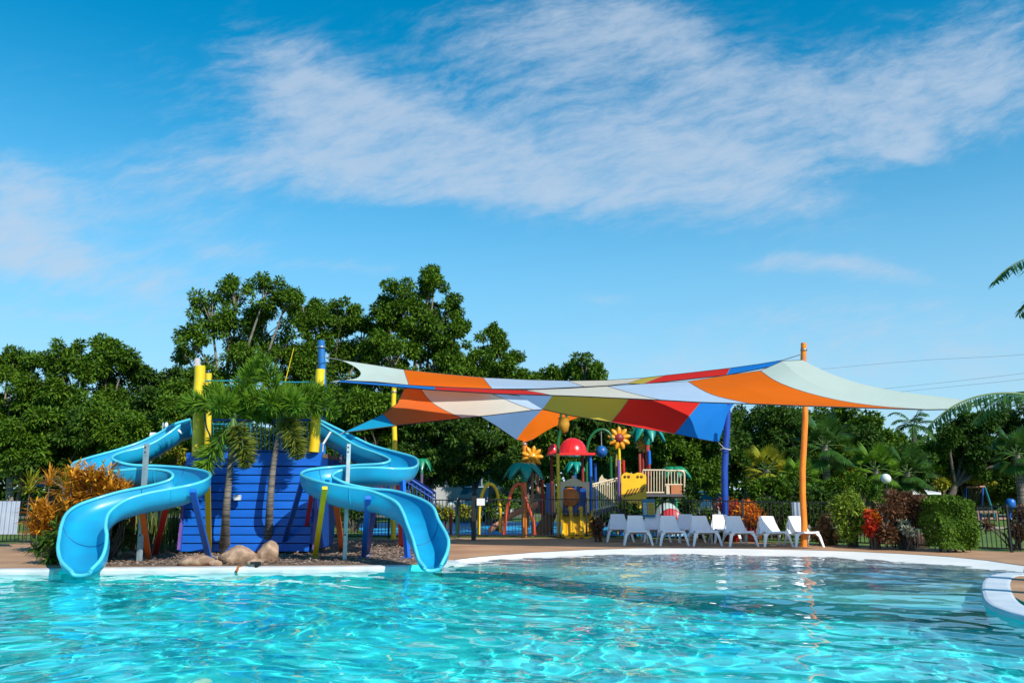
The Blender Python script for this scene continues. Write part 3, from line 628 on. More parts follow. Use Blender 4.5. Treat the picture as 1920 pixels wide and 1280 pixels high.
# ------------------------------------------------------------------ slide tower
YT = 19.8
tw = thing('slide_tower', G(465, 1033), 'blue ship shaped slide tower with boarded front and yellow posts', 'slide tower')
def quad3(b, pts, th, m=0): b.prism(pts, (0, th, 0), m)
b = MB()
lx0, ly0, lx1, ly1 = 336, 1033, 352, 848; rx0, rx1 = 583, 600
nb_ = 10; z0_ = P(336, 1033, YT).z; zt = P(352, 873, YT).z
for i in range(nb_):
    t0, t1 = i / nb_, (i + 1) / nb_; y0 = 1033 + (873 - 1033) * t0; y1 = 1033 + (873 - 1033) * t1 + 2.1
    xl0 = 336 + (350 - 336) * t0; xl1 = 336 + (350 - 336) * t1; xr0 = 583 + (597 - 583) * t0; xr1 = 583 + (597 - 583) * t1
    b.prism([P(xl0, y0, YT), P(xr0, y0, YT), P(xr1, y1, YT + (.012 if i % 2 else 0)), P(xl1, y1, YT + .012)], (0, .05, 0))
b.prism([P(337, 1030, YT + .06), P(582, 1030, YT + .06), P(599, 850, YT + .06), P(352, 850, YT + .06)], (0, .04, 0), 1)
b.build('front_wall', [BLUE_WALL, mat('dark_gap', (.002, .008, .05), .9)], tw)
b = MB()
b.prism([P(350, 872.5, YT - .03), P(600, 872.5, YT - .03), P(604, 848, YT - .03), P(349, 848, YT - .03)], (0, .11, 0))
b.build('top_board', BLUE_WALL, tw)
for xa, xb in ((336, 350), (583, 599)):
    b = MB()
    A0, A1 = P(xa, 1033, YT), P(xb, 850, YT); s = -1 if xa < 400 else 1
    b.add([A0 + Vector((s * .004, .0, 0)), A1 + Vector((s * .004, 0, 0)), A1 + Vector((s * .004, 2.4, 0)), A0 + Vector((s * .004, 2.4, 0)), A0 + Vector((-s * .05, .0, 0)), A1 + Vector((-s * .05, 0, 0)), A1 + Vector((-s * .05, 2.4, 0)), A0 + Vector((-s * .05, 2.4, 0))], [(0, 1, 2, 3), (4, 5, 6, 7), (0, 1, 5, 4), (2, 3, 7, 6), (1, 2, 6, 5)])
    b.build('side_wall', BLUE, tw)
b = MB(); e1 = P(335, 1030, YT - .02); b.bar(e1, P(345, 930, YT - .02), .06, .06); b.build('edge_strip', PURPLE, tw); b = MB(); b.bar(P(588, 1030, YT - .02), P(593, 932, YT - .02), .05, .05); b.build('edge_strip', PURPLE, tw)
dz = P(350, 848, YT).z
b = MB(); a0 = P(352, 848, YT); a1 = P(600, 848, YT); b.box(((a0.x + a1.x) / 2, YT + 1.3, dz - .06), (a1.x - a0.x, 2.4, .1)); b.build('deck_floor', mat('weathered_deck_board', (.2, .12, .08), .8), tw)
def railing(name, xa, xb, Yd, y_top, y_bot, mtl, parent, step=7.5, r=.012):
    b = MB(); A, B = P(xa, y_top, Yd), P(xb, y_top, Yd); C, D = P(xa, y_bot, Yd), P(xb, y_bot, Yd)
    b.tube([A, B], .028, 6); b.tube([C, D], .022, 6); n = max(2, int(abs(xb - xa) / step))
    for i in range(n + 1): t = i / n; b.tube([A.lerp(B, t), C.lerp(D, t)], r, 5)
    return b.build(name, mtl, parent)
railing('railing', 397, 583, YT + .1, 787, 845, MIDBLUE, tw)
railing('railing', 392, 470, YT + 2.2, 795, 840, TURQ, tw)
b = MB(); b.box(P(524, 815, YT + .1), (.14, .06, .8)); b.build('railing_panel', MIDBLUE, tw)
def post(name, a, b_, r, m, parent, seg=14, r2=None, wob=0, cap=True):
    b = MB(); a, b_ = Vector(a), Vector(b_); pts = []; n = 9 if wob else 2
    for i in range(n):
        t = i / (n - 1); q = a.lerp(b_, t)
        if wob and 0 < i < n - 1: q = q + Vector((math.sin(t * 9 + a.x) * wob, math.cos(t * 7) * wob * .6, 0))
        pts.append(q)
    rr_ = [r * (1 - i / (n - 1)) + (r2 or r) * i / (n - 1) for i in range(n)]
    b.tube(pts, rr_, seg); return b.build(name, m, parent)
post('yellow_post', P(370, 855, YT - .05), P(375, 686, YT - .05), .135, YELLOW, tw, r2=.13, wob=.012)
post('yellow_post', P(389, 860, YT + 1.9), P(391, 700, YT + 1.9), .09, YELLOW, tw, wob=.008)
post('yellow_post', P(588, 847, YT - .08), P(601, 692, YT - .08), .13, YELLOW, tw, r2=.115, wob=.01)
for xa, xb, y, dY in ((383, 492, 714, 0), (392, 490, 722.5, 1.9), (516, 590, 716.5, .2)):
    b = MB(); b.tube([P(xa, y, YT + dY), P(xb, y, YT + dY)], .023, 6); b.build('top_rail', TURQ, tw)
b = MB(); b.tube(smooth_curve([P(384, 735, YT), P(385, 780, YT), P(387, 800, YT), P(393, 815, YT), P(396, 830, YT)], 4), .02, 6); b.build('grab_rail', TURQ, tw)
b = MB(); b.tube([P(534, 718, YT + .2), P(551, 652, YT + .2)], [.014, .008], 5); b.build('stick', YELLOW, tw)
# sandbag-like cap tied on top of the left post
b = MB(); b.lathe([(.01, 0), (.10, .01), (.115, .06), (.075, .12), (.09, .19), (.05, .25), (.01, .26)], P(369, 690, YT - .05), 9); o = b.build('cloth_cap', mat('grey_canvas', (.45, .42, .42), .9, bump=.6), None, origin=P(369, 690, YT - .05))
setp(o, 'grey cloth bundle on top of the left yellow post', 'cloth')
b = MB(); q = P(450, 932, YT); b.box(q + Vector((0, -.2, 0)), (.16, .10, .12)); b.bar(q + Vector((0, .02, 0)), q + Vector((0, -.18, 0)), .04, .04); o = b.build('wall_light', WHITE, None, origin=q)
setp(o, 'small white box light fixed to the blue board wall between the palms', 'light')
# steps and handrails going down at the back right
b = MB(); st = thing('staircase', G(800, 1000), 'blue railed stairs coming down behind the right slide', 'stairs')
YS = 21.9
ta, tb = P(632, 868, YS), P(812, 985, YS)
for off_, yy in ((0, YS - .35), (0, YS + .55)):
    b = MB(); b.bar((ta.x, yy, ta.z), (tb.x, yy, tb.z), .05, .16); b.build('stringer', BLUE, st)
    b = MB(); u = Vector((0, 0, .85)); b.tube([Vector((ta.x, yy, ta.z)) + u, Vector((tb.x, yy, tb.z)) + u], .035, 8); b.tube([Vector((ta.x, yy, ta.z)) + u * .85, Vector((tb.x, yy, tb.z)) + u * .85], .022, 6)
    for i in range(26): t = i / 25; p = Vector((ta.x, yy, ta.z)).lerp(Vector((tb.x, yy, tb.z)), t); b.tube([p, p + u], .014, 5)
    b.build('handrail', BLUE, st)
for i in range(11): t = i / 10; p = ta.lerp(tb, t); b = MB(); b.box((p.x, YS + .1, p.z), (.26, .85, .05)); b.build('step', DARKRED, st)

# ------------------------------------------------------------------ slides
def slide(name, I, O, label, depth, seam_at):
    """I, O: the two rims as (px, py, Y); the chute hangs between them"""
    r_ = thing(name, G(*((700, 1050) if I[-1][0] > 500 else (240, 1050))), label, 'water slide', 'pair of cyan water slides')
    n = 130
    def crv(Z):
        A = smooth_curve([(*P(x, y, Yd),) for x, y, Yd in Z], 10); return A
    # stations pair point i of I with point i of O
    A, B = crv(I), crv(O); k = len(A); dep = np.interp(np.arange(k), np.arange(0, k, 10)[:len(depth)], depth)
    rows, rowsO = [], []; M_ = 16
    for i in range(k):
        a, b_ = Vector(A[i]), Vector(B[i]); c_ = (a + b_) / 2; t = Vector((A[min(i + 1, k - 1)] + B[min(i + 1, k - 1)] - A[max(i - 1, 0)] - B[max(i - 1, 0)]) / 2).normalized()
        w = (b_ - a); dn = t.cross(w).normalized()
        if dn.z > 0: dn = -dn
        dn = (dn + Vector((0, 0, -.8))).normalized()
        inn, out = [], []
        for j in range(M_ + 1):
            u = j / M_; w_ = math.pi * u; cs, sn = -math.cos(w_), math.sin(w_)
            sn_ = sn ** .7
            inn.append(c_ + w * .5 * cs + dn * dep[i] * sn_)
            out.append(c_ + w * .53 * cs + dn * (dep[i] * sn_ + .03 * sn) + Vector((0, 0, -.012)))
        rows.append(inn); rowsO.append(out)
    b = MB(); b.surf(rows, 0); b.surf(rowsO, 0)
    b.surf([rows[0], rowsO[0]], 0, False); b.surf([rows[-1], rowsO[-1]], 0, False)
    b.build('chute', SLIDE, r_)
    for S_ in (A, B):
        b = MB(); b.tube([Vector(p) + Vector((0, 0, .005)) for p in S_], .034, 8); b.build('rim', SLIDE_RIM, r_)
    for q in seam_at:
        b = MB(); i = q * 10; b.tube([p + (rowsO[i][len(p_) if 0 else jj] - p) * 1.25 for jj, p in enumerate(rowsO[i]) for p_ in [()]][:], .014, 5); b.build('joint_flange', SLIDE, r_)
        b = MB(); b.tube([Vector(p) for p in rows[i]], .011, 5); b.build('joint_line', mat('dark_joint_sealant', (.005, .12, .30), .5), r_)
    # front lip closing the chute end
    b = MB(); b.tube([Vector(p) for p in rows[-1]], .034, 8); b.build('end_lip', SLIDE_RIM, r_)
    return r_
# right slide ---- stations along the run
RI = [(600, 794, 20.6), (634, 815, 20.3), (671, 837, 20.0), (704, 849, 19.7), (724, 857, 19.45), (731, 863, 19.2), (722, 868, 19.0), (704, 870.5, 18.95), (671, 872, 19.0), (634, 875, 19.0), (599, 878, 18.8), (575, 882, 18.4), (564, 889, 17.9), (575, 896, 17.4), (599, 903, 17.0), (622, 908, 16.85), (657, 914, 16.75), (692, 920, 16.65), (723, 931, 16.5), (744, 943, 16.3), (756, 962, 16.1), (764, 984, 15.9), (774, 1010, 15.6), (780, 1032, 15.4), (786, 1050, 15.25), (797, 1064, 15.1)]
RO = [(600, 788, 21.4), (645, 810, 21.2), (695, 834, 21.0), (740, 847, 20.6), (775, 857, 20.1), (784, 868, 19.4), (775, 877, 18.7), (745, 879, 18.3), (700, 877, 18.15), (660, 878, 18.15), (640, 882, 18.1), (628, 887, 18.0), (623, 893, 17.8), (634, 900, 17.7), (650, 907, 17.65), (670, 912, 17.6), (700, 917, 17.55), (735, 920, 17.4), (770, 929, 17.1), (797, 940, 16.8), (813, 953, 16.5), (822, 975, 16.2), (836, 1000, 15.8), (841, 1016, 15.55), (838, 1036, 15.3), (827, 1060, 15.12)]
RD = [.42, .42, .42, .42, .40, .38, .38, .40, .42, .42, .40, .38, .38, .38, .40, .42, .42, .42, .44, .46, .46, .46, .46, .40, .26, .08]
rs_l = slide('water_slide', RI, RO, 'right water slide, its mouth beside the white beach entry', RD, [5, 10, 16, 21])
LI = [(357, 790, 20.6), (338, 797, 20.4), (317, 812, 20.2), (290, 829, 20.0), (262, 840, 19.8), (226, 849, 19.5), (210, 858, 19.1), (222, 866, 18.9), (250, 872, 18.9), (294, 873.5, 19.0), (345, 877, 18.8), (382, 883, 18.3), (394, 891, 17.7), (386, 900, 17.2), (360, 909, 16.9), (319, 917, 16.7), (277, 925, 16.5), (240, 936, 16.3), (218, 949, 16.1), (203, 964, 15.9), (198, 985, 15.6), (200, 1005, 15.4), (197, 1030, 15.15), (188, 1050, 14.95), (170, 1069, 14.75)]
LO = [(357, 786, 21.4), (325, 796, 21.3), (298, 812, 21.2), (260, 830, 21.0), (215, 845, 20.6), (168, 858, 20.0), (136, 870, 19.2), (150, 881, 18.5), (200, 884, 18.1), (250, 880, 18.1), (290, 880, 18.1), (315, 884, 18.0), (324, 891, 17.8), (319, 899, 17.7), (300, 906, 17.6), (265, 914, 17.5), (225, 922, 17.35), (180, 935, 17.1), (147, 947, 16.8), (126, 962, 16.5), (116, 982, 16.1), (111, 1008, 15.75), (109, 1030, 15.4), (115, 1052, 15.05), (135, 1072, 14.78)]
LD = [.42, .42, .42, .42, .42, .40, .38, .38, .40, .42, .42, .40, .38, .38, .42, .42, .42, .42, .44, .46, .46, .46, .44, .28, .08]
ls_l = slide('water_slide', LI, LO, 'left water slide, its mouth beside the orange bush', LD, [5, 10, 15, 20])
def leg(parent, a, b_, w, m, name='support_leg'):
    b = MB(); b.bar(b_, a, w, w * .7); f = Vector(b_); b.box((f.x, f.y, .02), (w * 1.9, w * 1.9, .02)); o = b.build(name, m, parent, bev=.006); return o
def foot(px, py): return G(px, py, 0.0)
for parent, top, Yt, ft, w, m in [(rs_l, (567, 903), 17.9, (527, 1036), .11, BLUE), (rs_l, (584, 926), 18.4, (568, 1031), .10, RED), (rs_l, (609, 914), 16.7, (590, 1046), .11, YELLOW), (rs_l, (629, 935), 17.4, (642, 1034), .12, ORANGE),
        (rs_l, (690, 932), 16.5, (682, 1045), .12, MIDBLUE), (rs_l, (702, 950), 17.5, (688, 1040), .11, BLUE), (rs_l, (753, 880), 18.5, (764, 1046), .13, MIDBLUE), (rs_l, (748, 890), 19.6, (752, 1025), .12, RED),
        (ls_l, (361, 919), 16.7, (392, 1046), .12, MIDBLUE), (ls_l, (389, 900), 17.9, (392, 1038), .12, YELLOW), (ls_l, (314, 940), 17.5, (290, 1040), .12, RED), (ls_l, (263, 930), 16.9, (279, 1048), .11, ORANGE), (ls_l, (190, 890), 18.6, (200, 1040), .12, BLUE), (ls_l, (250, 945), 17.0, (248, 1030), .10, DARKRED)]:
    f = foot(*ft); leg(parent, P(top[0], top[1], Yt), (f.x, f.y, 0), w, m)
for parent, a, b_ in ((rs_l, (606, 832), (620, 809)), (ls_l, (334, 806), (342, 813))):
    b = MB(); b.tube([P(a[0], a[1], 20.35), P(b_[0], b_[1], 20.35)], .03, 8); b.tube([P(a[0], a[1], 20.35), P(a[0] - 1, a[1] + 14, 20.4)], .015, 6); b.build('handle', WHITE, parent)
# galvanised poles standing in front of the slides
for (tx, ty, bx, by, Yd, lab) in [(275, 832, 261, 1053, 15.9, 'galvanised square pole in front of the left slide'), (654, 832, 646, 1051, 16.0, 'galvanised square pole in front of the right slide')]:
    f = G(bx, by); t = P(tx, ty, f.y + .02); o_ = thing('steel_pole', (f.x, f.y, 0), lab, 'pole', 'galvanised poles before the slides')
    b = MB(); b.bar((f.x, f.y, -.05), t, .085, .085); b.build('shaft', GALV, o_)
    b = MB(); d = (t - Vector((f.x, f.y, 0))); 
    for k in (.97, .93, .22): q = Vector((f.x, f.y, 0)) + d * k; b.lathe([(.001, -.012), (.018, -.012), (.018, .012), (.001, .012)], q + Vector((0, -.045, 0)), 8, axis=(0, 1, 0))
    b.build('bolt', BLACK, o_)
b = MB(); f = (P(285, 818, 24).x, 24, 0); o_ = thing('box_sign', f, 'white box on a thin post behind the left slide', 'box'); b.box(P(287, 819, 24), (.17, .12, .27)); b.build('box', WHITE, o_, bev=.01); b = MB(); b.tube([f, P(287, 828, 24)], .02, 6); b.build('post', GALV, o_)
o_ = thing('lamp_post', (P(304, 818, 25).x, 25, 0), 'thin grey post with a round white floodlight behind the left slide', 'lamp'); b = MB(); b.tube([(P(304, 818, 25).x, 25, 0), P(306, 792, 25)], .03, 8); b.build('post', GALV, o_); b = MB(); b.sphere(P(312, 797, 24.9), .09, 12, sq=(.6, .8, 1.1)); b.build('lamp_head', WHITE, o_)

# ------------------------------------------------------------------ boulders
def boulder(px, py, w, h, lab, seed, Yo=0, name='boulder', m=None):
    g = G(px, py); b = MB(); b.sphere((0, 0, 0), 1, 28); me = b.mesh(name)
    import mathutils
    from mathutils import noise
    rr_ = random.Random(seed); cuts = [(Vector((rr_.uniform(-1, 1), rr_.uniform(-1, 1), rr_.uniform(-.2, 1))).normalized(), rr_.uniform(.62, .85)) for _ in range(9)]
    for v in me.vertices:
        p = v.co.copy()
        for nrm, dd in cuts:
            e = p.dot(nrm) - dd
            if e > 0: p -= nrm * e * .85
        p *= 1 + .10 * noise.noise(p * 2.2 + Vector((seed, 0, 0))) + .035 * noise.noise(p * 7 + Vector((seed, 3, 0)))
        v.co = Vector((p.x * w / 2, p.y * w * .42, p.z * h * .62 + h * .38))
    me.transform(Matrix.Translation((g.x, g.y + Yo, 0))); o = link(name, me, m or ROCK, None, origin=(g.x, g.y + Yo, 0)); return setp(o, lab, 'boulder', 'sandstone boulders')
boulder(447, 1056, .84, .38, 'largest sandstone boulder at the pool edge, below the left palm', 3)
boulder(500, 1054, .60, .46, 'upright sandstone boulder right of the largest one', 8, .1)
boulder(367, 1059, .82, .24, 'low flat boulder left of the largest one', 12)
boulder(405, 1060, .30, .12, 'small stone between the flat boulder and the largest one', 15)
boulder(224, 1046, .5, .16, 'small half buried boulder behind the left slide mouth', 18, .2)
boulder(478, 1061, .34, .16, 'small stone wedged in front of the upright boulder', 21)
q = G(448, 1066, .0); b = MB(); b.tube([q + Vector((-.02, .2, .02)), q + Vector((-.02, .03, .03)), q + Vector((-.03, -.07, -.05))], .028, 8); o = b.build('spout_pipe', mat('rusty_pipe', (.35, .11, .02), .8), None, origin=q); setp(o, 'rusty spout pipe hanging over the pool edge below the boulders', 'pipe')
q = G(480, 1065, .0); b = MB(); b.tube([q + Vector((0, .22, .05)), q + Vector((0, .03, .06)), q + Vector((.03, -.08, .0))], .04, 8); b.box(q + Vector((-.02, .02, .1)), (.2, .06, .05)); o = b.build('spout_pipe', BLACK, None, origin=q); setp(o, 'black pipe elbow over the pool edge beside the upright boulder', 'pipe')

# ------------------------------------------------------------------ planting near the pool
o = rosette('cordyline_bush', 186, 897, 17.9, .46, CORDY, 'large orange leaved bush behind the left slide', nb=34, cat='bush', wid=.045, heads=60, spreadx=.62)
rosette('cordyline_bush', 95, 965, 20.5, .5, CORDY, 'smaller rusty orange bush left of the large one by the fence', nb=26, cat='bush', wid=.045, heads=26, spreadx=.45)
rosette('spiky_plant', 55, 925, 24, .75, YELL, 'pale spiky yucca over the left fence', nb=44, wid=.045, el=(20, 88))
rosette('spiky_plant', 92, 912, 22.5, .6, CORDY, 'yellowish spiky plant at the left of the orange bush', nb=40, wid=.045, el=(20, 88))
rosette('spiky_plant', 122, 915, 22.0, .6, YELL, 'upright spiky plant rising from the orange bush', nb=40, wid=.045, el=(40, 88))
bush('dark_shrub', [(85, 1020, 18), (110, 1005, 22), (125, 1035, 20), (95, 1045, 14)], 17.2, FOLI2, 'dark green shrub at the foot of the left slide mouth', L=.22, Wd=.035)
bush('croton_shrub', [(215, 975, 24), (230, 1000, 20)], 18.2, FOLI2, 'dark leafy shrub under the middle of the left slide', L=.14)
bush('croton_shrub', [(300, 860, 12), (330, 855, 14), (315, 845, 12)], 22.2, YELL, 'yellow green shrub seen through the loop of the left slide', L=.2, z0=1.2)
# reeds behind the left slide
B_, D_, N_ = [], [], []
for k in range(420):
    p = P(random.uniform(205, 345), 950, random.uniform(20.2, 21.4)); B_.append((p.x, p.y, 0)); D_.append((random.gauss(0, .06), random.gauss(0, .06), 1)); N_.append(tuple(unit(1)[0]))
setp(link('reeds', leaves_mesh('reeds', np.array(B_), np.array(D_), np.array(N_), RNG.uniform(.6, 1.25, 420), .035, .02), leafmat('reed', (.05, .09, .02), (.22, .26, .06)), None), kind='stuff')
bush('potted_shrub', [(1120, 990, 13), (1118, 980, 10)], 24.6, MAROON, 'small dark red shrub left of the white lounge chairs', L=.14, Wd=.05)
bush('tall_shrub', [(1300, 925, 15), (1296, 950, 18), (1310, 975, 18), (1290, 980, 16), (1325, 965, 14)], 26.2, FOLI2, 'tall dark shrub by the play tower ramp behind the chairs', L=.14)
bush('tall_shrub', [(1185, 955, 14), (1170, 950, 12), (1195, 970, 12)], 26.4, FOLI2, 'dark shrub left of the blue and yellow notice board', L=.14)
bush('croton_shrub', [(1340, 985, 14), (1335, 1000, 12), (1352, 1000, 12)], 25.0, YELL, 'yellow green croton behind the middle chairs', L=.13)
rosette('red_cordyline', 1366, 960, 25.6, .42, REDL, 'bright red cordyline at the foot of the blue sail pole', nb=22, wid=.05, heads=9, spreadx=.35, el=(40, 88))
rosette('red_cordyline', 1372, 945, 26, .42, CROTO, 'taller orange red cordyline right behind the blue sail pole', nb=22, wid=.05, heads=7, spreadx=.3, el=(40, 88))
bush('croton_shrub', [(1395, 965, 16), (1415, 970, 15), (1388, 985, 16), (1415, 990, 14), (1400, 950, 12)], 24.9, CROTO, 'orange and yellow croton between the blue and orange poles', L=.18, Wd=.06)
bush('croton_shrub', [(1375, 1000, 12), (1405, 1005, 12)], 24.7, REDL, 'dark red croton under the orange one', L=.16, Wd=.05)
bush('light_shrub', [(1595, 935, 18), (1580, 950, 20), (1605, 955, 20), (1585, 975, 20), (1612, 980, 18), (1590, 1000, 16)], 22.3, FOLI3, 'pale green shrub right of the orange sail pole', L=.14)
bush('dry_shrub', [(1545, 985, 14), (1535, 1000, 14), (1560, 1005, 14)], 23.2, DRYL, 'brownish dry shrub behind the fence beside the orange pole', L=.16)
bush('red_shrub', [(1632, 965, 9), (1640, 975, 9), (1630, 990, 12), (1640, 1000, 14)], 21.6, REDL, 'small shrub with bright red leaves right of the pale green one', L=.15, Wd=.06)
bush('croton_shrub', [(1634, 962, 9), (1642, 972, 7)], 21.4, CROTO, 'orange tipped sprig over the small red shrub', L=.13, Wd=.06)
bush('maroon_shrub', [(1675, 935, 15), (1695, 940, 17), (1720, 945, 15), (1670, 960, 18), (1700, 965, 20), (1725, 970, 16), (1690, 990, 20), (1665, 1000, 18)], 21.4, MAROON, 'wide maroon leaved shrub left of the clipped hedge', L=.17, Wd=.05)
bush('grey_shrub', [(1695, 985, 10), (1705, 995, 9)], 21.0, leafmat('grey_leaf', (.18, .2, .13), (.38, .4, .3)), 'small grey leaved plant before the maroon shrub', L=.12)
rosette('spiky_plant', 1668, 925, 22, .35, DRYL, 'brown strap leaved plant on top of the maroon shrub', nb=26, wid=.04, heads=5, spreadx=.25)
bush('dark_shrub', [(1640, 945, 10), (1655, 940, 12)], 24, HEDGEL, 'clipped green shrub top behind the small red shrub', L=.1)
UGS = 'low shrubs beyond the fence'
for lob, Yd, lf, lab in [([(1440, 950, 20), (1425, 975, 20), (1455, 985, 20), (1470, 955, 18)], 26.5, FOLI2, 'dark shrub just left of the right corrugated sheet'), ([(1500, 925, 20), (1530, 930, 22), (1555, 940, 20), (1520, 960, 22), (1545, 965, 20)], 26.5, FOLI2, 'dark shrub right behind the orange sail pole'),
        ([(1415, 915, 18), (1440, 905, 20), (1470, 915, 20), (1490, 900, 18)], 29, FOLI, 'green shrub under the yellowish fan palm'), ([(1560, 915, 18), (1640, 925, 16), (1620, 910, 16), (1600, 905, 18)], 27.5, FOLI, 'green shrub behind the top of the pale green shrub'),
        ([(790, 965, 12), (815, 960, 13), (840, 962, 12), (870, 958, 13)], 30, YELL, 'low yellow green shrubs between the right slide and the yellow arch'), ([(920, 955, 14), (950, 950, 14), (935, 935, 12)], 31, FOLI, 'low shrub seen through the yellow arch'),
        ([(1085, 975, 12), (1140, 975, 12), (1130, 960, 12)], 31, FOLI2, 'low dark shrub under the beige bridge'), ([(760, 935, 14), (735, 950, 14), (785, 925, 14)], 30, FOLI2, 'dark shrub at the foot of the green toy palm'),
        ([(640, 960, 12), (665, 965, 12), (690, 962, 12)], 30, FOLI2, 'low dark shrub seen between the legs of the right slide'), ([(1850, 985, 8), (1905, 990, 12), (1918, 965, 14), (1915, 1000, 14)], 21, MAROON, 'dark red shrub at the right edge behind the fence')]:
    bush('low_shrub', lob, Yd, lf, lab, UGS, L=.16, Wd=.06)
# clipped hedge
hg = thing('hedge', (P(1788, 980, 20.6).x, 20.6, 0), 'clipped green box hedge left of the open fence panels', 'hedge')
N = 15000; a0, a1 = P(1751, 939, 20.4), P(1816, 939, 20.4); zt_ = a0.z; bot = .12
face = RNG.random(N); u_ = RNG.random(N); v_ = RNG.random(N); xw = a1.x - a0.x; cx__ = (a0.x + a1.x) / 2; dw = .9
pos = np.zeros((N, 3)); nrm = np.zeros((N, 3))
for i in range(N):
    if face[i] < .5: pos[i] = (a0.x + u_[i] * xw, 20.2, bot + v_[i] * (zt_ - bot)); nrm[i] = (0, -1, .2)
    elif face[i] < .72: pos[i] = (a0.x + u_[i] * xw, 20.2 + v_[i] * dw, zt_); nrm[i] = (0, 0, 1)
    elif face[i] < .86: pos[i] = (a1.x, 20.2 + u_[i] * dw, bot + v_[i] * (zt_ - bot)); nrm[i] = (1, 0, .2)
    else: pos[i] = (a0.x, 20.2 + u_[i] * dw, bot + v_[i] * (zt_ - bot)); nrm[i] = (-1, 0, .2)
rnd = .06 * np.sin(pos[:, [0]] * 7 + pos[:, [2]] * 5) + .05 * np.sin(pos[:, [2]] * 9 + 1 + pos[:, [0]] * 3); pos += nrm * (rnd - RNG.random((N, 1)) ** 2 * .16); keepz = RNG.random(N) < np.clip(.25 + (pos[:, 2]) / .5, .15, 1); pos, nrm = pos[keepz], nrm[keepz]; N = len(pos)
link('foliage', leaves_mesh('foliage', pos, nrm * .5 + unit(N), nrm + unit(N) * .5, RNG.uniform(.05, .11, N), RNG.uniform(.03, .05, N)), HEDGEL, hg)
b = MB()
for x_ in np.linspace(a0.x + .15, a1.x - .15, 4): b.tube([(x_, 20.6, -.02), (x_ + .03, 20.6, .5), (x_ - .02, 20.65, 1.0)], [.035, .03, .015], 6)
b.build('stem', BARK, hg)
boulder(1725, 1026, .9, .42, 'dark reddish rock at the foot of the maroon shrub by the fence', 30, .3, m=mat('dark_rock', (.10, .055, .04), .95, bump=.6, bscale=6))

# ------------------------------------------------------------------ shade sails and their poles
def fab(name, col, tr=.5):
    return mat(name, col, .8, trans=tr, c2=tuple(x * .93 for x in col), nscale=1.2, ndetail=6, bump=.25, bscale=5, spec=.2)
FW = fab('pale_mint_cloth', (.68, .80, .72)); FO = fab('orange_cloth', (.95, .175, .003)); FLB = fab('light_blue_cloth', (.55, .70, .88)); FCR = fab('cream_cloth', (.82, .76, .64))
FY = fab('mustard_cloth', (.62, .50, .07)); FR = fab('red_cloth', (.85, .03, .02)); FB = fab('blue_cloth', (.012, .25, .80)); FC = fab('cyan_cloth', (.01, .42, .66)); FSB = fab('slate_blue_cloth', (.16, .28, .46)); FDO = fab('burnt_orange_cloth', (.92, .19, .035)); FNB = fab('navy_cloth', (.012, .07, .30))
def sail(label, seams, cloths, wires=(), hem=True):
    """seams: list of polylines of (px, py, Y) from the far edge to the near edge; cloths: one per gap"""
    m = 14; c0 = P(*seams[0][0]); r_ = thing('shade_sail', (c0.x, c0.y, c0.z), label, 'shade sail', 'patchwork shade sails over the playground')
    RS = [resample([(*P(*q),) for q in smooth_curve(s, 5)] if len(s) > 2 else [tuple(P(*q)) for q in s], m) for s in seams]
    mats = []; b = MB()
    for i, cl in enumerate(cloths):
        if cl not in mats: mats.append(cl)
        rows = [RS[i] * (1 - t) + RS[i + 1] * t for t in np.linspace(0, 1, 6)]
        b.surf([[Vector(p) for p in r] for r in rows], mats.index(cl))
    b.build('canopy', mats, r_)
    for i in range(1, len(RS) - 1):
        if cloths[i - 1] is not cloths[i]:
            e = MB(); e.tube([Vector(p) for p in RS[i]], .011, 4, caps=False); e.build('seam', mat('seam_thread', (.16, .14, .13), .9), r_)
    if hem:
        e = MB(); e.tube([Vector(r[0]) for r in RS], .012, 5); e.build('edge_cable', BLACK, r_); e = MB(); e.tube([Vector(r[-1]) for r in RS], .014, 5); e.build('edge_cable', BLACK, r_)
    for w in wires:
        e = MB(); e.tube([P(*q) for q in w], .013, 5); e.build('corner_wire', STEEL, r_)
    return r_
sail('topmost thin shade sail in mint, orange, pale blue, cream and red',
     [[(640, 675, 22.5), (665, 687, 22.5), (677, 699, 22.5), (668, 709, 22.3), (640, 713, 22.2)], [(700, 684, 23), (706, 716, 22.3)], [(757, 693, 23.5), (762, 708, 23), (767, 722, 22.4)], [(830, 701, 24), (845, 726, 22.6)], [(906, 708, 24.4), (914, 718, 23.6), (923, 729, 22.8)], [(985, 712, 24.8), (1010, 729, 23)], [(1065, 714, 25), (1096, 725, 23.2)],
      [(1135, 713, 25), (1138, 723, 23.2)], [(1206, 708.5, 24.6), (1176, 719, 23.2)], [(1245, 704, 24.2), (1204, 720, 23)], [(1300, 698, 23.8), (1282, 712, 22.8)], [(1369, 690, 23.2), (1362, 703, 22.5)], [(1420, 683, 22.6), (1410, 694, 22.3)], [(1466, 675.5, 22.2), (1456, 685, 22.1)]],
     [FW, FW, FO, FO, FLB, FLB, FCR, FCR, FY, FR, FR, FB, FB], [[(640, 675, 22.5), (603, 668, 22)], [(640, 713, 22.2), (618, 717, 22)], [(1466, 675.5, 22.2), (1503, 664, 22)]])
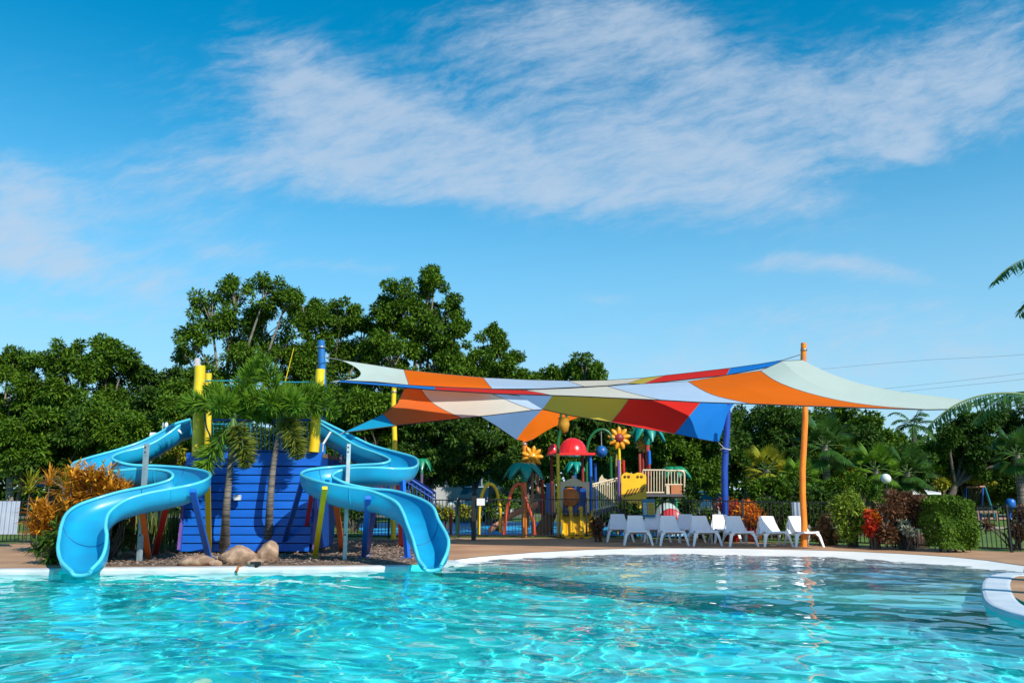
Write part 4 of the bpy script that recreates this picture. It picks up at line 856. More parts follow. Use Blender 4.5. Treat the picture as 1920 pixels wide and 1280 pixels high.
sail('largest nearest shade sail with broad orange and mint panels at its right',
     [[(636, 713, 21.5), (636, 716.5, 21.2)], [(815, 725.5, 21.8), (815, 731, 20.3)], [(925, 730, 21.8), (930, 738, 19.6)], [(983, 731.5, 21.6), (1010, 736, 20.3), (1035, 741, 19.8)], [(1070, 728, 21.4), (1090, 743, 19.5)], [(1139, 724, 21.4), (1180, 736, 20.3), (1240, 750, 19.0)], [(1215, 719, 21.4), (1240, 730, 20.3), (1310, 754, 18.8)],
      [(1290, 715, 21.6), (1313, 729, 20.2), (1345, 743, 19.5), (1408, 757, 18.6)], [(1360, 704, 21.8), (1400, 727, 20), (1450, 747, 19.2), (1540, 762, 18.4)], [(1426, 695, 21.9), (1456, 715, 20.6), (1503, 733, 20), (1575, 751, 19.3), (1654, 762, 18.8), (1741, 768, 18.3)], [(1467, 677, 21.9), (1505, 708, 20.6), (1570, 735, 19.8), (1660, 753, 19), (1790, 767, 18.2)],
      [(1505, 675, 22), (1530, 688, 21.6), (1565, 703, 21), (1610, 718, 20.5), (1680, 733, 19.8), (1790, 747, 18.9), (1850, 757, 18.2)]],
     [FB, FR, FR, FCR, FCR, FLB, FLB, FO, FO, FW, FW], [[(636, 715, 21.4), (618, 717, 22)], [(1505, 675, 22), (1508, 668, 22)], [(1850, 757, 18.2), (2080, 775, 17)]])
sail('lower left shade sail with a cyan tip reaching toward the right slide',
     [[(645, 810, 20.8), (645, 810.5, 20.8)], [(718, 776, 21.8), (740, 798, 21.3)], [(745, 756, 22.6), (770, 768, 22.3), (790, 792, 21.8)], [(758, 728, 23.2), (785, 755, 22.8), (828, 788, 22)], [(787, 727, 23.2), (805, 750, 23), (830, 767, 22.7), (867, 784, 22.3)], [(850, 731, 23.3), (880, 755, 23), (930, 777, 22.6)], [(915, 735, 23.4), (965, 756, 23), (1000, 768.5, 22.9)], [(975, 742, 23.4), (1018, 767.5, 23)]],
     [FC, FDO, FDO, FDO, FCR, FCR, FLB], [[(645, 810, 20.8), (622, 822, 20.5)], [(758, 728, 23.2), (738, 727, 25)]])
sail('small slate blue and orange shade sail tied down at the toy flower',
     [[(925, 737, 29.0), (912, 758, 28.6), (900, 780, 28.2)], [(980, 738, 29.2), (960, 770, 28.6), (930, 798, 28.1)], [(1037, 741, 29.4), (1017, 767, 28.8), (990, 795, 28.3), (968, 824, 27.8)], [(1058, 765, 29.2), (1035, 780, 28.8), (1010, 800, 28.2), (988, 828, 27.7)], [(1092, 780, 29.2), (1060, 791, 28.8), (1030, 804, 28.2), (1000, 823, 27.8)]],
     [FSB, FSB, FO, FO], [[(984, 828, 27.7), (984, 842, 27.75)]])
sail('lower right shade sail in mustard, red and blue tied to the blue pole',
     [[(1036, 741, 24.6), (1017, 767, 24.4)], [(1100, 740, 24.7), (1075, 780, 24.2)], [(1182, 744, 24.8), (1165, 768, 24.4), (1146, 791, 24)], [(1250, 748, 24.9), (1205, 803, 24)], [(1317, 750, 25), (1292, 780, 24.5), (1265, 813, 24.1)], [(1350, 752, 25.1), (1330, 785, 24.7), (1308, 822, 24.5)], [(1378, 755, 25.2), (1364, 775, 25.1), (1357, 800, 25), (1347, 829, 24.9)]],
     [FY, FY, FR, FR, FB, FB], [[(1347, 829, 25.2), (1358, 840, 25.2)]])
def logpole(label, a, b_, r, m, r2=None, group='shade sail poles', wob=.03):
    r_ = thing('sail_pole', (a.x, a.y, 0), label, 'pole', group); post('shaft', Vector((a.x, a.y, -.05)), b_, r, m, r_, r2=r2, wob=wob)
    e = MB(); d = b_ - a; q = a + d * .965; e.lathe([(r * 1.02, -.02), (r * 1.12, -.02), (r * 1.12, .02), (r * 1.02, .02)], q, 14); e.build('collar', STEEL, r_); return r_
def gz0(px, Y): p = P(px, 1010, Y); return Vector((p.x, Y, 0))
logpole('orange painted log pole piercing the mint sail, behind the last white chair', gz0(1506, 22.5), P(1507, 643, 22.3), .085, POLE_OR, .078, wob=.045)
logpole('bright blue log pole rising behind the right yellow post of the tower', gz0(608, 22.6), P(602, 638, 22.3), .12, POLE_BL2, .10)
logpole('deep blue log pole among the red cordylines', gz0(1357, 25.4), P(1363, 745, 25.2), .105, POLE_BL, .10)
logpole('yellow log pole behind the cyan tipped sail', gz0(738, 26), P(739, 725, 26), .085, YELLOW, .08)
logpole('orange log post under the small slate blue sail beside the toy flower', gz0(983, 27.8), P(983, 826, 27.8), .10, POLE_OR, .09)
for Yr in (839, 846):
    pass
e = MB(); q0 = P(1360, 842, 25.2); e.tube([q0 + Vector((.16 * math.cos(t), .16 * math.sin(t), .02 * math.sin(2 * t))) for t in np.linspace(0, 6.28, 13)], .016, 6)
o = e.build('rope', mat('white_rope', (.6, .58, .5), .9), None, origin=q0); setp(o, 'white rope wound round the deep blue log pole', 'rope')

# ------------------------------------------------------------------ pool fence
fg = 'black pool fence panels'
def fence_run(pts, hs_, where, first=0):
    A = np.array(pts); d = np.r_[0, np.cumsum(np.linalg.norm(np.diff(A, axis=0), axis=1))]; n = max(1, round(d[-1] / 2.4)); t = np.linspace(0, d[-1], n + 1)
    Xs, Ys = np.interp(t, d, A[:, 0]), np.interp(t, d, A[:, 1]); H = np.interp(t, d, np.interp(np.arange(len(A)), [0, len(A) - 1], hs_))
    for i in range(n):
        a, b_ = Vector((Xs[i], Ys[i], 0)), Vector((Xs[i + 1], Ys[i + 1], 0)); h = (H[i] + H[i + 1]) / 2
        r_ = thing('pool_fence', a, where[min(i, len(where) - 1)] if isinstance(where, list) else where, 'fence', fg)
        for z in (.09, h - .03): b = MB(); b.bar(a + Vector((0, 0, z)), b_ + Vector((0, 0, z)), .028, .035); b.build('rail', BLACK, r_)
        b = MB(); k = int((b_ - a).length / .105)
        for j in range(1, k): p = a.lerp(b_, j / k); b.box((p.x, p.y, h / 2 + .03), (.017, .017, h - .1))
        b.build('pickets', BLACK, r_); b = MB(); b.box((a.x, a.y, h / 2 + .02), (.055, .055, h + .05)); b.build('post', BLACK, r_)
def names(n, lm):  # a landmark for every panel
    return lm
fence_run([Gp(-160, 1021), Gp(92, 1020)], (1.24, 1.24), ['fence panel cut by the left edge of the picture', 'fence panel behind the corrugated sheet at the left', 'fence panel between the corrugated sheet and the orange bush'])
fence_run([Gp(205, 1013), Gp(345, 1012)], (1.2, 1.2), ['fence panel under the left slide seen between its orange and red legs', 'fence panel just left of the blue board wall'])
fence_run([Gp(592, 1011), Gp(860, 1008)], (1.22, 1.25), ['fence panel right of the blue board wall behind the orange leg', 'fence panel behind the grey pole of the right slide', 'fence panel behind the blue legs of the right slide', 'fence panel just right of the right slide'])
fence_run(fence_c[:2], (1.26, 1.26), ['fence panel in front of the yellow arch and the small white sign', 'fence panel in front of the orange arches', 'fence panel in front of the yellow wave slide', 'fence panel left of the first white chair'])
fence_run(fence_c[1:4], (1.26, 1.2), ['fence panel with the dark red shrub in front of it', 'fence panel carrying the blue and yellow notice board', 'fence panel before the tall dark shrub', 'fence panel in front of the yellow green croton', 'fence panel behind the orange croton', 'fence panel left of the orange sail pole', 'fence panel with the upright corrugated sheet beside the orange pole', 'fence panel just right of the orange sail pole'])
fence_run(fence_c[3:], (1.2, 1.1), ['fence panel behind the pale green shrub', 'fence panel behind the small red shrub', 'fence panel behind the maroon shrub', 'fence panel at the clipped hedge', 'fence panel before the open lawn at the right', 'fence panel at the right edge of the picture', 'fence panel beyond the right edge'])
b = MB(); q = gz0(888, 25.3); b.box((q.x, q.y, .66), (.14, .14, 1.36)); o = b.build('gate_post', BLACK, None, origin=q, bev=.01); setp(o, 'thick black gate post beside the small white fence sign', 'post')
CORR = mat('corrugated_zinc', (.45, .50, .58), .4, metal=.35, c2=(.36, .42, .52), nscale=3)
def corrug(px0, px1, y0, y1, Y, lab, lean=0):
    a, b_ = P(px0, y0, Y), P(px1, y0, Y); z0, z1 = P(px0, y1, Y).z, a.z; rows = []; n = 60; w = b_.x - a.x; nw = max(3, round(w / .125))
    for z in (z0, z1): rows.append([Vector((a.x + w * i / n, Y + .028 * math.cos(nw * 2 * math.pi * i / n) + lean * (z - z0), z)) for i in range(n + 1)])
    m = MB(); m.surf(rows); m.surf([[p + Vector((0, .004, 0)) for p in r] for r in rows]); o = m.build('corrugated_sheet', CORR, None, origin=(a.x, Y, z0)); return setp(o, lab, 'metal sheet', 'corrugated sheets on the fence')
corrug(-40, 37, 939, 1001, 22.2, 'corrugated metal sheet fixed to the fence at the left edge')
corrug(1485, 1507, 941, 986, 23.3, 'corrugated metal sheet on the fence beside the orange sail pole')

# ------------------------------------------------------------------ white lounge chairs
CHW = mat('white_moulded_plastic', (.80, .82, .84), .38, c2=(.74, .77, .80), nscale=5)
ch = thing('lounge_chair', (0, 0, 0), 'x', 'chair', 'white plastic lounge chairs by the pool')
prof = smooth_curve([(.40, .735), (.34, .60), (.27, .44), (.20, .32), (.12, .275), (-.02, .275), (-.18, .315), (-.30, .355), (-.36, .355), (-.385, .33)], 3)
hw = np.interp(np.linspace(0, 1, len(prof)), [0, .12, .35, .5, .8, 1], [.185, .21, .26, .285, .29, .27]); b = MB()
def shell(o_):
    rows = []
    for i, (y, z) in enumerate(prof):
        t = (prof[min(i + 1, len(prof) - 1)] - prof[max(i - 1, 0)]); t /= np.linalg.norm(t); nx_, nz_ = t[1], -t[0]
        row = []
        for j in range(13):
            u = -1 + j / 6; lift = .055 * abs(u) ** 3 * (1 if i < len(prof) * .75 else .3); row.append(Vector((hw[i] * u, y - nx_ * (-1) * 0 - lift * .8 * (1 if i < len(prof) * .4 else .1) + nx_ * -o_ * -1, z + lift * (0 if i < len(prof) * .35 else .5) + nz_ * o_)))
        rows.append(row)
    return rows
s0, s1 = shell(0), shell(.022); b.surf(s0); b.surf(s1)
for k_ in (0, -1): b.surf([[r[k_] for r in s0], [r[k_] for r in s1]])
b.surf([s0[0], s1[0]]); b.surf([s0[-1], s1[-1]]); b.build('seat_shell', CHW, ch)
for s in (-1, 1):
    b = MB(); b.surf([[Vector(p) for p in r] for r in [[(s * .17, -.375, .345), (s * .29, -.36, .345), (s * .285, -.22, .33), (s * .20, -.24, .33)], [(s * .255, -.40, .26), (s * .325, -.385, .25), (s * .315, -.30, .25), (s * .27, -.31, .25)], [(s * .325, -.44, .0), (s * .375, -.43, .0), (s * .37, -.385, .0), (s * .33, -.39, .0)]]], smooth=False, close=True); b.build('leg', CHW, ch)
    b = MB(); b.surf([[Vector(p) for p in r] for r in [[(s * .22, .13, .285), (s * .28, .13, .31), (s * .275, .28, .44), (s * .225, .28, .40)], [(s * .27, .24, .18), (s * .305, .24, .18), (s * .30, .32, .20), (s * .27, .32, .20)], [(s * .295, .36, .0), (s * .33, .36, .0), (s * .33, .40, .0), (s * .30, .40, .0)]]], smooth=False, close=True); b.build('leg', CHW, ch)
    b = MB(); b.tube([(s * .275, -.34, .335), (s * .285, -.1, .30), (s * .28, .1, .30), (s * .26, .24, .42), (s * .21, .33, .60)], .016, 6); b.build('side_rim', CHW, ch)
chairs = [(1163, 1015.5, -2, 'leftmost white chair, half behind its neighbour'), (1197, 1022, -3, 'white chair in the front row, second from the left'), (1231, 1016, 0, 'white chair behind the gap between the second and fourth chairs'), (1262, 1022.5, 1, 'front row white chair below the blue and yellow notice board'),
          (1295, 1016.5, 1, 'back row white chair before the tall dark shrub'), (1323, 1023, 3, 'front row white chair before the yellow green croton'), (1362, 1018, 2, 'back row white chair almost hidden, before the red cordyline'), (1390, 1024, 4, 'front row white chair under the orange croton'),
          (1454, 1024.5, 5, 'white chair standing alone between the orange croton and the orange pole'), (1511, 1025, 7, 'rightmost white chair, in front of the orange sail pole')]
kids = list(ch.children)
for i, (px, py, yaw, lab) in enumerate(chairs):
    if i == 0: r_ = ch
    else:
        r_ = ch.copy(); COL.objects.link(r_)
        for k in kids: c_ = k.copy(); COL.objects.link(c_); c_.parent = r_
    g = G(px, py); r_.location = (g.x, g.y + .25, .006); r_.rotation_euler = (0, 0, R(yaw)); r_['label'] = lab; r_.scale = (1.13, 1.0, 1.07)

# notice board and small fence sign
def text(s_, size, m, parent, loc, name='lettering'):
    cu = bpy.data.curves.new(name, 'FONT'); cu.body = s_; cu.size = size; cu.align_x = 'CENTER'; cu.extrude = .002; cu.materials.append(m)
    o = bpy.data.objects.new(name, cu); COL.objects.link(o); o.rotation_euler = (R(90), 0, 0); o.parent = parent; o.location = Vector(loc) - ORG[parent.name]; return o
nb = thing('notice_board', gz0(1215, 24.9), 'blue pool notice board with a yellow panel, hung on the fence', 'sign')
def pxbox(x0, y0, x1, y1, Y, th, m, name, parent, bev=.006, tilt=0):
    a, b_ = P(x0, y0, Y), P(x1, y1, Y); b = MB(); b.box(((a.x + b_.x) / 2, Y + th / 2, (a.z + b_.z) / 2), (abs(b_.x - a.x), th, abs(a.z - b_.z))); return b.build(name, m, parent, bev=bev)
pxbox(1204, 935, 1229, 969, 24.95, .03, mat('sign_blue', (.02, .18, .30), .5), 'board', nb)
pxbox(1206, 942, 1213, 964, 24.94, .012, mat('sign_pale', (.45, .60, .68), .5), 'text_panel', nb, 0)
pxbox(1214, 942, 1228, 964, 24.94, .012, mat('sign_yellow', (.62, .45, .04), .5), 'yellow_panel', nb, 0)
LN = mat('sign_ink', (.03, .05, .06), .6)
b = MB()
for k in range(8):
    for (xa, xb) in ((1207, 1212.3), (1215.5, 1226.5)):
        a, b_ = P(xa, 944 + k * 2.5, 24.936), P(xb - (k * 7 % 3) * .6, 944 + k * 2.5, 24.936); b.bar(a, b_, .008, .010)
b.build('printed_lines', LN, nb)
fs = thing('fence_sign', gz0(901, 25.2), 'small plain white sign on the fence beside the yellow arch', 'sign'); pxbox(894, 934, 909, 947, 25.15, .012, WHITE, 'sign_plate', fs, 0)

# ------------------------------------------------------------------ water playground
def toy_palm(px, py, Y, w, h, col, label, post_m, ybase, group='toy palms of the playground', pr=.09, n=7):
    c0 = P(px, py, Y); r_ = thing('toy_palm', (c0.x, Y, 0), label, 'toy palm', group); s = PX(Y); top = c0 + Vector((0, 0, h * s * .25))
    b = MB(); zb = P(px, ybase, Y).z if ybase else 0; b.tube([(c0.x, Y, max(0, zb)), (c0.x, Y, c0.z - h * s * .45)], pr, 12); b.build('post', post_m, r_)
    b = MB(); b.lathe([(pr * 1.2, -h * s * .55), (pr * 1.9, -h * s * .2), (pr * 1.2, 0.0), (pr * .3, h * s * .25)], c0, 12); b.build('crown_collar', col, r_)
    for k in range(n):
        a = 2 * math.pi * k / n + .35; dx = Vector((math.cos(a), math.sin(a), 0)); sd = Vector((-math.sin(a), math.cos(a), 0)); L = w * s / 2; rows = []
        for t in np.linspace(0, 1, 9):
            p = top + dx * L * t + Vector((0, 0, h * s * (.42 * math.sin(t * 2.2) - 1.0 * t * t))); ww = L * .34 * math.sin(math.pi * min(1, .12 + t * .86)) ** .7 + .004
            rows.append([p - sd * ww - Vector((0, 0, ww * .45)), p - sd * ww * .5 + Vector((0, 0, .01)), p + Vector((0, 0, .035)), p + sd * ww * .5 + Vector((0, 0, .01)), p + sd * ww - Vector((0, 0, ww * .45)), p + Vector((0, 0, -.03))])
        b = MB(); b.surf(rows, close=True); b.build('leaf', col, r_)
    return r_
toy_palm(983, 884, 27.1, 78, 34, TEAL_P, 'teal toy palm on an orange post left of the play tower', POLE_OR, None, pr=.085)
toy_palm(1213, 812, 29.5, 70, 38, TEAL_P, 'highest teal toy palm, on the striped post right of the sunflower', mat('striped_red', (.35, .05, .04), .5), 930, pr=.085)
toy_palm(791, 872, 31, 42, 26, GREEN_P, 'green toy palm standing apart, right of the right slide', mat('purple_grey', (.12, .10, .16), .5), None, pr=.06)
toy_palm(1265, 886, 31, 62, 24, GREEN_P, 'low green toy palm behind the beige railing', GREEN_P, None, pr=.06)
toy_palm(1078, 876, 32, 44, 22, TEAL_P, 'small teal toy palm seen under the red dome', BLUE, None, pr=.06)
def toy_flower(px, py, Y, r, label, petal, heart, stem_m, ybase, twist=0):
    c0 = P(px, py, Y); s = PX(Y) * r; r_ = thing('toy_flower', (c0.x, Y, 0), label, 'toy flower', 'toy flowers of the playground')
    zb = max(0, P(px, ybase, Y).z) if ybase else 0; b = MB(); b.tube([(c0.x, Y + .08, zb), (c0.x, Y + .08, c0.z)], .05, 10); b.build('stem', stem_m, r_)
    for k in range(9):
        a = 2 * math.pi * k / 9 + twist; d = Vector((math.cos(a), 0, math.sin(a))); sd = Vector((-math.sin(a), 0, math.cos(a))); rows = []
        for t in np.linspace(0, 1, 7):
            p = c0 + d * s * (.28 + .72 * t); w_ = s * .25 * math.sin(math.pi * (.18 + .78 * t)) ** .6 + .002; rows.append([p - sd * w_, p + Vector((0, -.05, 0)), p + sd * w_, p + Vector((0, .04, 0))])
        b = MB(); b.surf(rows, close=True); b.build('petal', petal, r_)
    b = MB(); b.lathe([(.001, .09), (s * .25, .075), (s * .42, .02), (s * .42, -.03), (.001, -.04)], c0 + Vector((0, -.01, 0)), 18, axis=(0, -1, 0)); b.build('heart', heart, r_); return r_
toy_flower(998, 856, 27.5, 20, 'all orange toy flower beside the orange log post', FLOWER, FLOWER, PINK, None)
toy_flower(1161, 821, 28.6, 21, 'orange toy sunflower with a dark red heart', FLOWER, DARKRED, YELLOW, 905, .2)
toy_flower(1205, 834, 29.8, 14, 'pale yellow toy flower half behind the highest toy palm', mat('pale_flower', (.62, .42, .08), .5), FLOWER, DARKRED, 905)
def pipe(name, pts, Y, r, m, label, cat='water arch', group=None, per=6):
    c = smooth_curve([tuple(P(x, y, Y)) for x, y in pts], per); b = MB(); b.tube([Vector(p) for p in c], r, 10); o = b.build(name, m, None, origin=(c[0][0], Y, max(0, c[0][2]))); return setp(o, label, cat, group)
pipe('spray_arch', [(898, 1002), (899, 960), (903, 930), (910, 913), (920, 907), (930, 916), (935, 935), (938, 960), (939, 998)], 26.8, .055, YELLOW, 'yellow tube arch standing in the splash pad')
pipe('spray_arch', [(945, 1004), (948, 970), (955, 935), (963, 914), (974, 907), (981, 914), (986, 935), (992, 955), (1000, 978), (1003, 1004)], 26.6, .06, mat('red_orange_tube', (.62, .09, .03), .4, coat=.2), 'red orange tube arch around the teal toy palm post')
pipe('spray_post', [(858, 1003), (858, 970), (859, 937)], 27, .05, DKGREEN, 'dark green spray post right of the right slide', 'spray post')
pipe('spray_post', [(845, 1003), (845, 975), (846, 962)], 28, .04, DARKRED, 'short dark red spray nozzle beside the green spray post', 'spray post')
# green hook with the blue ball
hk = thing('ball_hook', gz0(1101, 28.6), 'green hooked pipe with a blue ball hanging from it', 'spray feature'); b = MB()
b.tube([Vector(p) for p in smooth_curve([tuple(P(x, y, 28.6)) for x, y in [(1100, 905), (1100, 860), (1103, 830), (1113, 812), (1127, 805), (1141, 810), (1149, 826)]], 6)], .055, 10); b.build('hook', DKGREEN, hk)
b = MB(); b.sphere(P(1128, 846, 28.6), .21, 16); b.build('ball', mat('blue_ball', (.01, .10, .34), .35, bump=.5, bscale=9), hk); b = MB(); b.tube([P(1127, 806, 28.6), P(1128, 836, 28.6)], .02, 6); b.build('hanger', STEEL, hk)
# play tower with the red dome
YQ = 27.4
pt = thing('play_tower', gz0(1070, YQ), 'play tower with a red dome roof and a yellow wave slide', 'play tower')
for px, y0, y1, dY, m in [(1046, 850, 1006, -.3, mat('tower_yellow_post', (.72, .52, .03), .45)), (1034, 852, 1004, .8, DARKRED), (1092, 852, 985, .9, DARKRED), (1107, 852, 1000, 0, MIDBLUE), (1116, 868, 960, 1.6, BLUE), (1017, 892, 985, .3, RED), (1008, 880, 960, 1.0, PINK)]:
    p0, p1 = P(px, y1, YQ + dY), P(px, y0, YQ + dY); b = MB(); b.tube([(p1.x, p1.y, max(0, p0.z)), p1], .055, 10); b.build('post', m, pt)
cc = P(1074, 851, YQ + .5); b = MB(); rr2 = 27 * PX(YQ); hh = 30 * PX(YQ)
b.lathe([(rr2 * math.cos(t), hh * math.sin(t)) for t in np.linspace(0, 1.56, 9)], cc, 24)
b.lathe([(.2 * math.cos(t), .36 * math.sin(t)) for t in np.linspace(0, 1.56, 8)], P(1037, 851, YQ + .5), 14)
b.box(cc + Vector((-.1, 0, -.02)), (87 * PX(YQ), 1.3, .08)); b.build('dome_roof', mat('glossy_red_plastic', (.80, .015, .015), .25, coat=.4), pt)
b = MB(); 
for k in range(6):
    a = 2 * math.pi * k / 6 + .3; b.tube([cc + Vector((rr2 * math.cos(t) * math.cos(a), rr2 * math.cos(t) * math.sin(a), hh * math.sin(t))) * 1.0 for t in np.linspace(0, 1.4, 7)], .008, 5)
b.build('roof_ribs', RED, pt)
pxbox(1024, 905, 1033, 962, YQ - .1, .05, BLUE, 'side_panel', pt); pxbox(1033.5, 906, 1037.5, 960, YQ - .12, .05, ORANGE, 'side_panel', pt); pxbox(1038, 906, 1041.5, 962, YQ - .1, .05, BEIGE, 'side_panel', pt)
pxbox(1050, 915, 1105, 962, YQ + .5, .05, BLUE, 'back_panel', pt)
# tan arch frame
ar = [P(x, y, YQ - .15) for x, y in [(1050, 950), (1050, 903), (1060, 902), (1066, 898), (1075, 895.5), (1084, 898), (1092, 903), (1105, 903), (1105, 960), (1100, 960), (1099, 915), (1090, 911.5), (1060, 911.5), (1056, 916), (1056, 950)]]
b = MB(); b.prism(ar, (0, .09, 0)); b.build('arch_frame', mat('tan_plastic', (.60, .52, .36), .5), pt); b = MB(); b.sphere(P(1075, 894, YQ - .1), .06, 10); b.build('arch_knob', BEIGE, pt)
b = MB(); b.lathe([(.001, .05), (.3, .04), (.33, 0), (.001, 0)], P(1069, 932, YQ + .4), 20, axis=(0, -1, 0)); b.build('orange_disc', mat('orange_disc', (.85, .22, .04), .5), pt)
# wave slide: three yellow lanes
for k, (xa, xb) in enumerate(((1050, 1070), (1069, 1090), (1089, 1110))):
    rows = []
    for t in np.linspace(0, 1, 10):
        y = 954 + 50 * t; Yd = YQ + .1 - 1.3 * t; sh = 12 * t * (1 - .5 * t) if k < 2 else 0; w = []
        for u in np.linspace(0, 1, 9):
            x = xa + (xb - xa) * u + sh * (.9 - k * .45); p = P(x, y + 9 * math.sin(math.pi * u) * (1 - t * .4), Yd); w.append(p)
        rows.append(w)
    b = MB(); b.surf(rows); b.tube([r[0] for r in rows], .05, 8); b.tube([r[-1] for r in rows], .05, 8); b.sphere(rows[0][0], .1, 10); b.build('slide_lane', GOLD, pt)
# pink open slide to the left
rows = []
for t in np.linspace(0, 1, 12):
    x = 1008 + (916 - 1008) * t; y = 948 + 50 * t - 6 * math.sin(math.pi * t); a = P(x, y, YQ + .3); rows.append([a + Vector((0, -.3, .16)), a + Vector((0, -.27, 0)), a + Vector((0, 0, -.03)), a + Vector((0, .27, 0)), a + Vector((0, .3, .16))])
b = MB(); b.surf(rows); b.surf([[p + Vector((0, 0, -.03)) for p in r] for r in rows]); b.build('open_slide', mat('faded_rose_slide', (.70, .34, .28), .4), pt)
pxbox(1002, 925, 1026, 962, YQ + .9, .06, mat('climbing_wall', (.22, .17, .14), .7), 'climbing_panel', pt)
ra = [P(1004, 990, YQ + .1), P(1022, 962, YQ + .1), P(1045, 960, YQ + .1), P(1030, 1004, YQ + .1), P(1004, 1004, YQ + .1)]; b = MB(); b.prism(ra, (0, .3, 0)); b.build('climbing_rock', mat('dull_brown_plastic', (.14, .09, .07), .8, bump=.6, bscale=6), pt)
b = MB(); a, c_ = P(1026, 962, YQ), P(1112, 962, YQ); b.box(((a.x + c_.x) / 2, YQ + .6, a.z), (c_.x - a.x, 1.5, .08)); b.build('platform', mat('grey_platform', (.08, .08, .09), .6), pt)
# tulip with a green hoop
tu = thing('toy_tulip', gz0(1047, 27.1), 'tall toy tulip with a green hoop above the red dome', 'toy flower'); b = MB()
b.tube([P(1046, 850, 27.1), P(1047, 822, 27.1), P(1051, 808, 27.1), P(1057, 800, 27.1)], .06, 10); b.tube([Vector(p) for p in smooth_curve([tuple(P(x, y, 27.1)) for x, y in [(1058, 808), (1063, 796), (1062, 777), (1057, 769), (1052, 777), (1052, 792)]], 5)], .045, 8)
b.build('stem', DKGREEN, tu); b = MB(); b.lathe([(.02, -.36), (.15, -.28), (.2, -.05), (.17, .1), (.21, .16)], P(1057, 792, 27.15), 14); b.build('petals', mat('mustard_orange_plastic', (.55, .26, .02), .45), tu)
for s, (tx, ty) in ((-1, (1036, 826)), (1, (1064, 812))):
    rows = []; p0 = P(1049, 818, 27.1); p1 = P(tx, ty, 27.1)
    for t in np.linspace(0, 1, 7):
        p = p0.lerp(p1, t) + Vector((0, 0, .28 * math.sin(math.pi * t))); w = .09 * math.sin(math.pi * (.15 + .85 * t)) + .004; rows.append([p + Vector((0, -w, 0)), p + Vector((0, 0, .03)), p + Vector((0, w, 0)), p + Vector((0, 0, -.03))])
    b = MB(); b.surf(rows, close=True); b.build('leaf', DKGREEN, tu)
# bridge and second tower
s2 = thing('play_bridge', gz0(1137, YQ + .6), 'beige railed bridge between the two play towers', 'play bridge')
for dY in (0, 1.1):
    A, B = P(1109, 908 if dY == 0 else 912, YQ + .3 + dY), P(1158, 896 if dY == 0 else 900, YQ + 1.1 + dY); C, D = P(1109, 957, YQ + .3 + dY), P(1158, 945, YQ + 1.1 + dY)
    b = MB(); b.tube([A, B], .03, 8); b.tube([C, D], .03, 8); 
    for i in range(13): t = i / 12; b.tube([A.lerp(B, t), C.lerp(D, t)], .022, 6)
    b.build('bridge_railing', BEIGE, s2)
b = MB(); A, B = P(1109, 962, YQ + .4), P(1158, 950, YQ + 1.2); b.surf([[A, B], [A + Vector((0, 1.1, 0)), B + Vector((0, 1.1, 0))]], smooth=False); b.surf([[A + Vector((0, 0, -.1)), B + Vector((0, 0, -.1))], [A + Vector((0, 0, 0)), B + Vector((0, 0, 0))]], smooth=False); b.build('bridge_deck', mat('grey_platform', (.08, .08, .09), .6), s2)
rows = [P(x, y, YQ + .9) for x, y in [(1122, 906), (1124, 896), (1129, 889), (1132, 896), (1138, 898), (1140, 906)]]; b = MB(); b.prism(rows, (0, .05, 0)); b.build('panel_crest', BEIGE, s2)
t2 = thing('play_tower', gz0(1190, 28.8), 'play tower with a yellow slotted panel and beige railings', 'play tower')
def tp(px, y0, y1, Y, m, r=.055):
    a, b_ = P(px, y1, Y), P(px, y0, Y); b = MB(); b.tube([(b_.x, b_.y, max(0, a.z)), b_], r, 10); b.build('post', m, t2)
tp(1160, 862, 1003, 28.2, PURPLE); tp(1155, 850, 1003, 29.0, mat('olive_post', (.25, .20, .03), .5)); tp(1169, 862, 905, 28.7, RED, .05); tp(1199, 850, 885, 29.6, mat('brick_post', (.4, .06, .04), .5)); tp(1217, 845, 870, 29.4, MIDBLUE, .06); tp(1217, 870, 1000, 28.9, DARKRED, .06); tp(1145, 855, 1003, 29.6, DKGREEN)
gp = [P(x, y, 28.1) for x, y in [(1165, 952), (1165, 893), (1168, 888), (1174, 885), (1180, 886.5), (1189, 888), (1195, 885.5), (1202, 885.5), (1208, 888), (1212, 893), (1212, 952)]]
b = MB(); b.prism(gp, (0, .06, 0)); b.build('slotted_panel', GOLD, t2)
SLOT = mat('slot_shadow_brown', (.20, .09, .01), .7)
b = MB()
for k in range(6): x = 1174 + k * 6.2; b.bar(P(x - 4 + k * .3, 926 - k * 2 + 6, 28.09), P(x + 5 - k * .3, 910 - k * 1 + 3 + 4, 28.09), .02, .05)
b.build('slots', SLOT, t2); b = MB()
for x in (1172, 1179, 1196, 1203): b.lathe([(.001, .02), (.05, .02), (.05, 0)], P(x, 893, 28.1), 10, axis=(0, -1, 0))
b.build('round_knobs', SLOT, t2)
for xa, xb, Y, yt, yb in ((1205, 1247, 28.6, 881, 923), (1247, 1282, 28.6, 882, 908)):
    A, B, C, D = P(xa, yt, Y), P(xb, yt, Y), P(xa, yb, Y), P(xb, yb, Y); b = MB(); b.tube([A, B], .032, 8); b.tube([C, D], .028, 8)
    for i in range(int((xb - xa) / 5.2) + 1): t = i / int((xb - xa) / 5.2); b.tube([A.lerp(B, t), C.lerp(D, t)], .02, 6)
    b.build('beige_railing', BEIGE, t2)
b = MB(); b.tube([Vector(p) for p in smooth_curve([tuple(P(x, y, 28.55)) for x, y in [(1270, 881.5), (1279, 883), (1283, 889), (1283, 912), (1283, 930)]], 4)], .034, 8); b.build('end_rail', BEIGE, t2)
pxbox(1258, 909, 1279, 934, 28.5, .06, mat('terracotta_panel', (.48, .17, .06), .6), 'end_panel', t2); pxbox(1249, 909, 1256, 928, 28.5, .05, BEIGE, 'end_panel', t2)
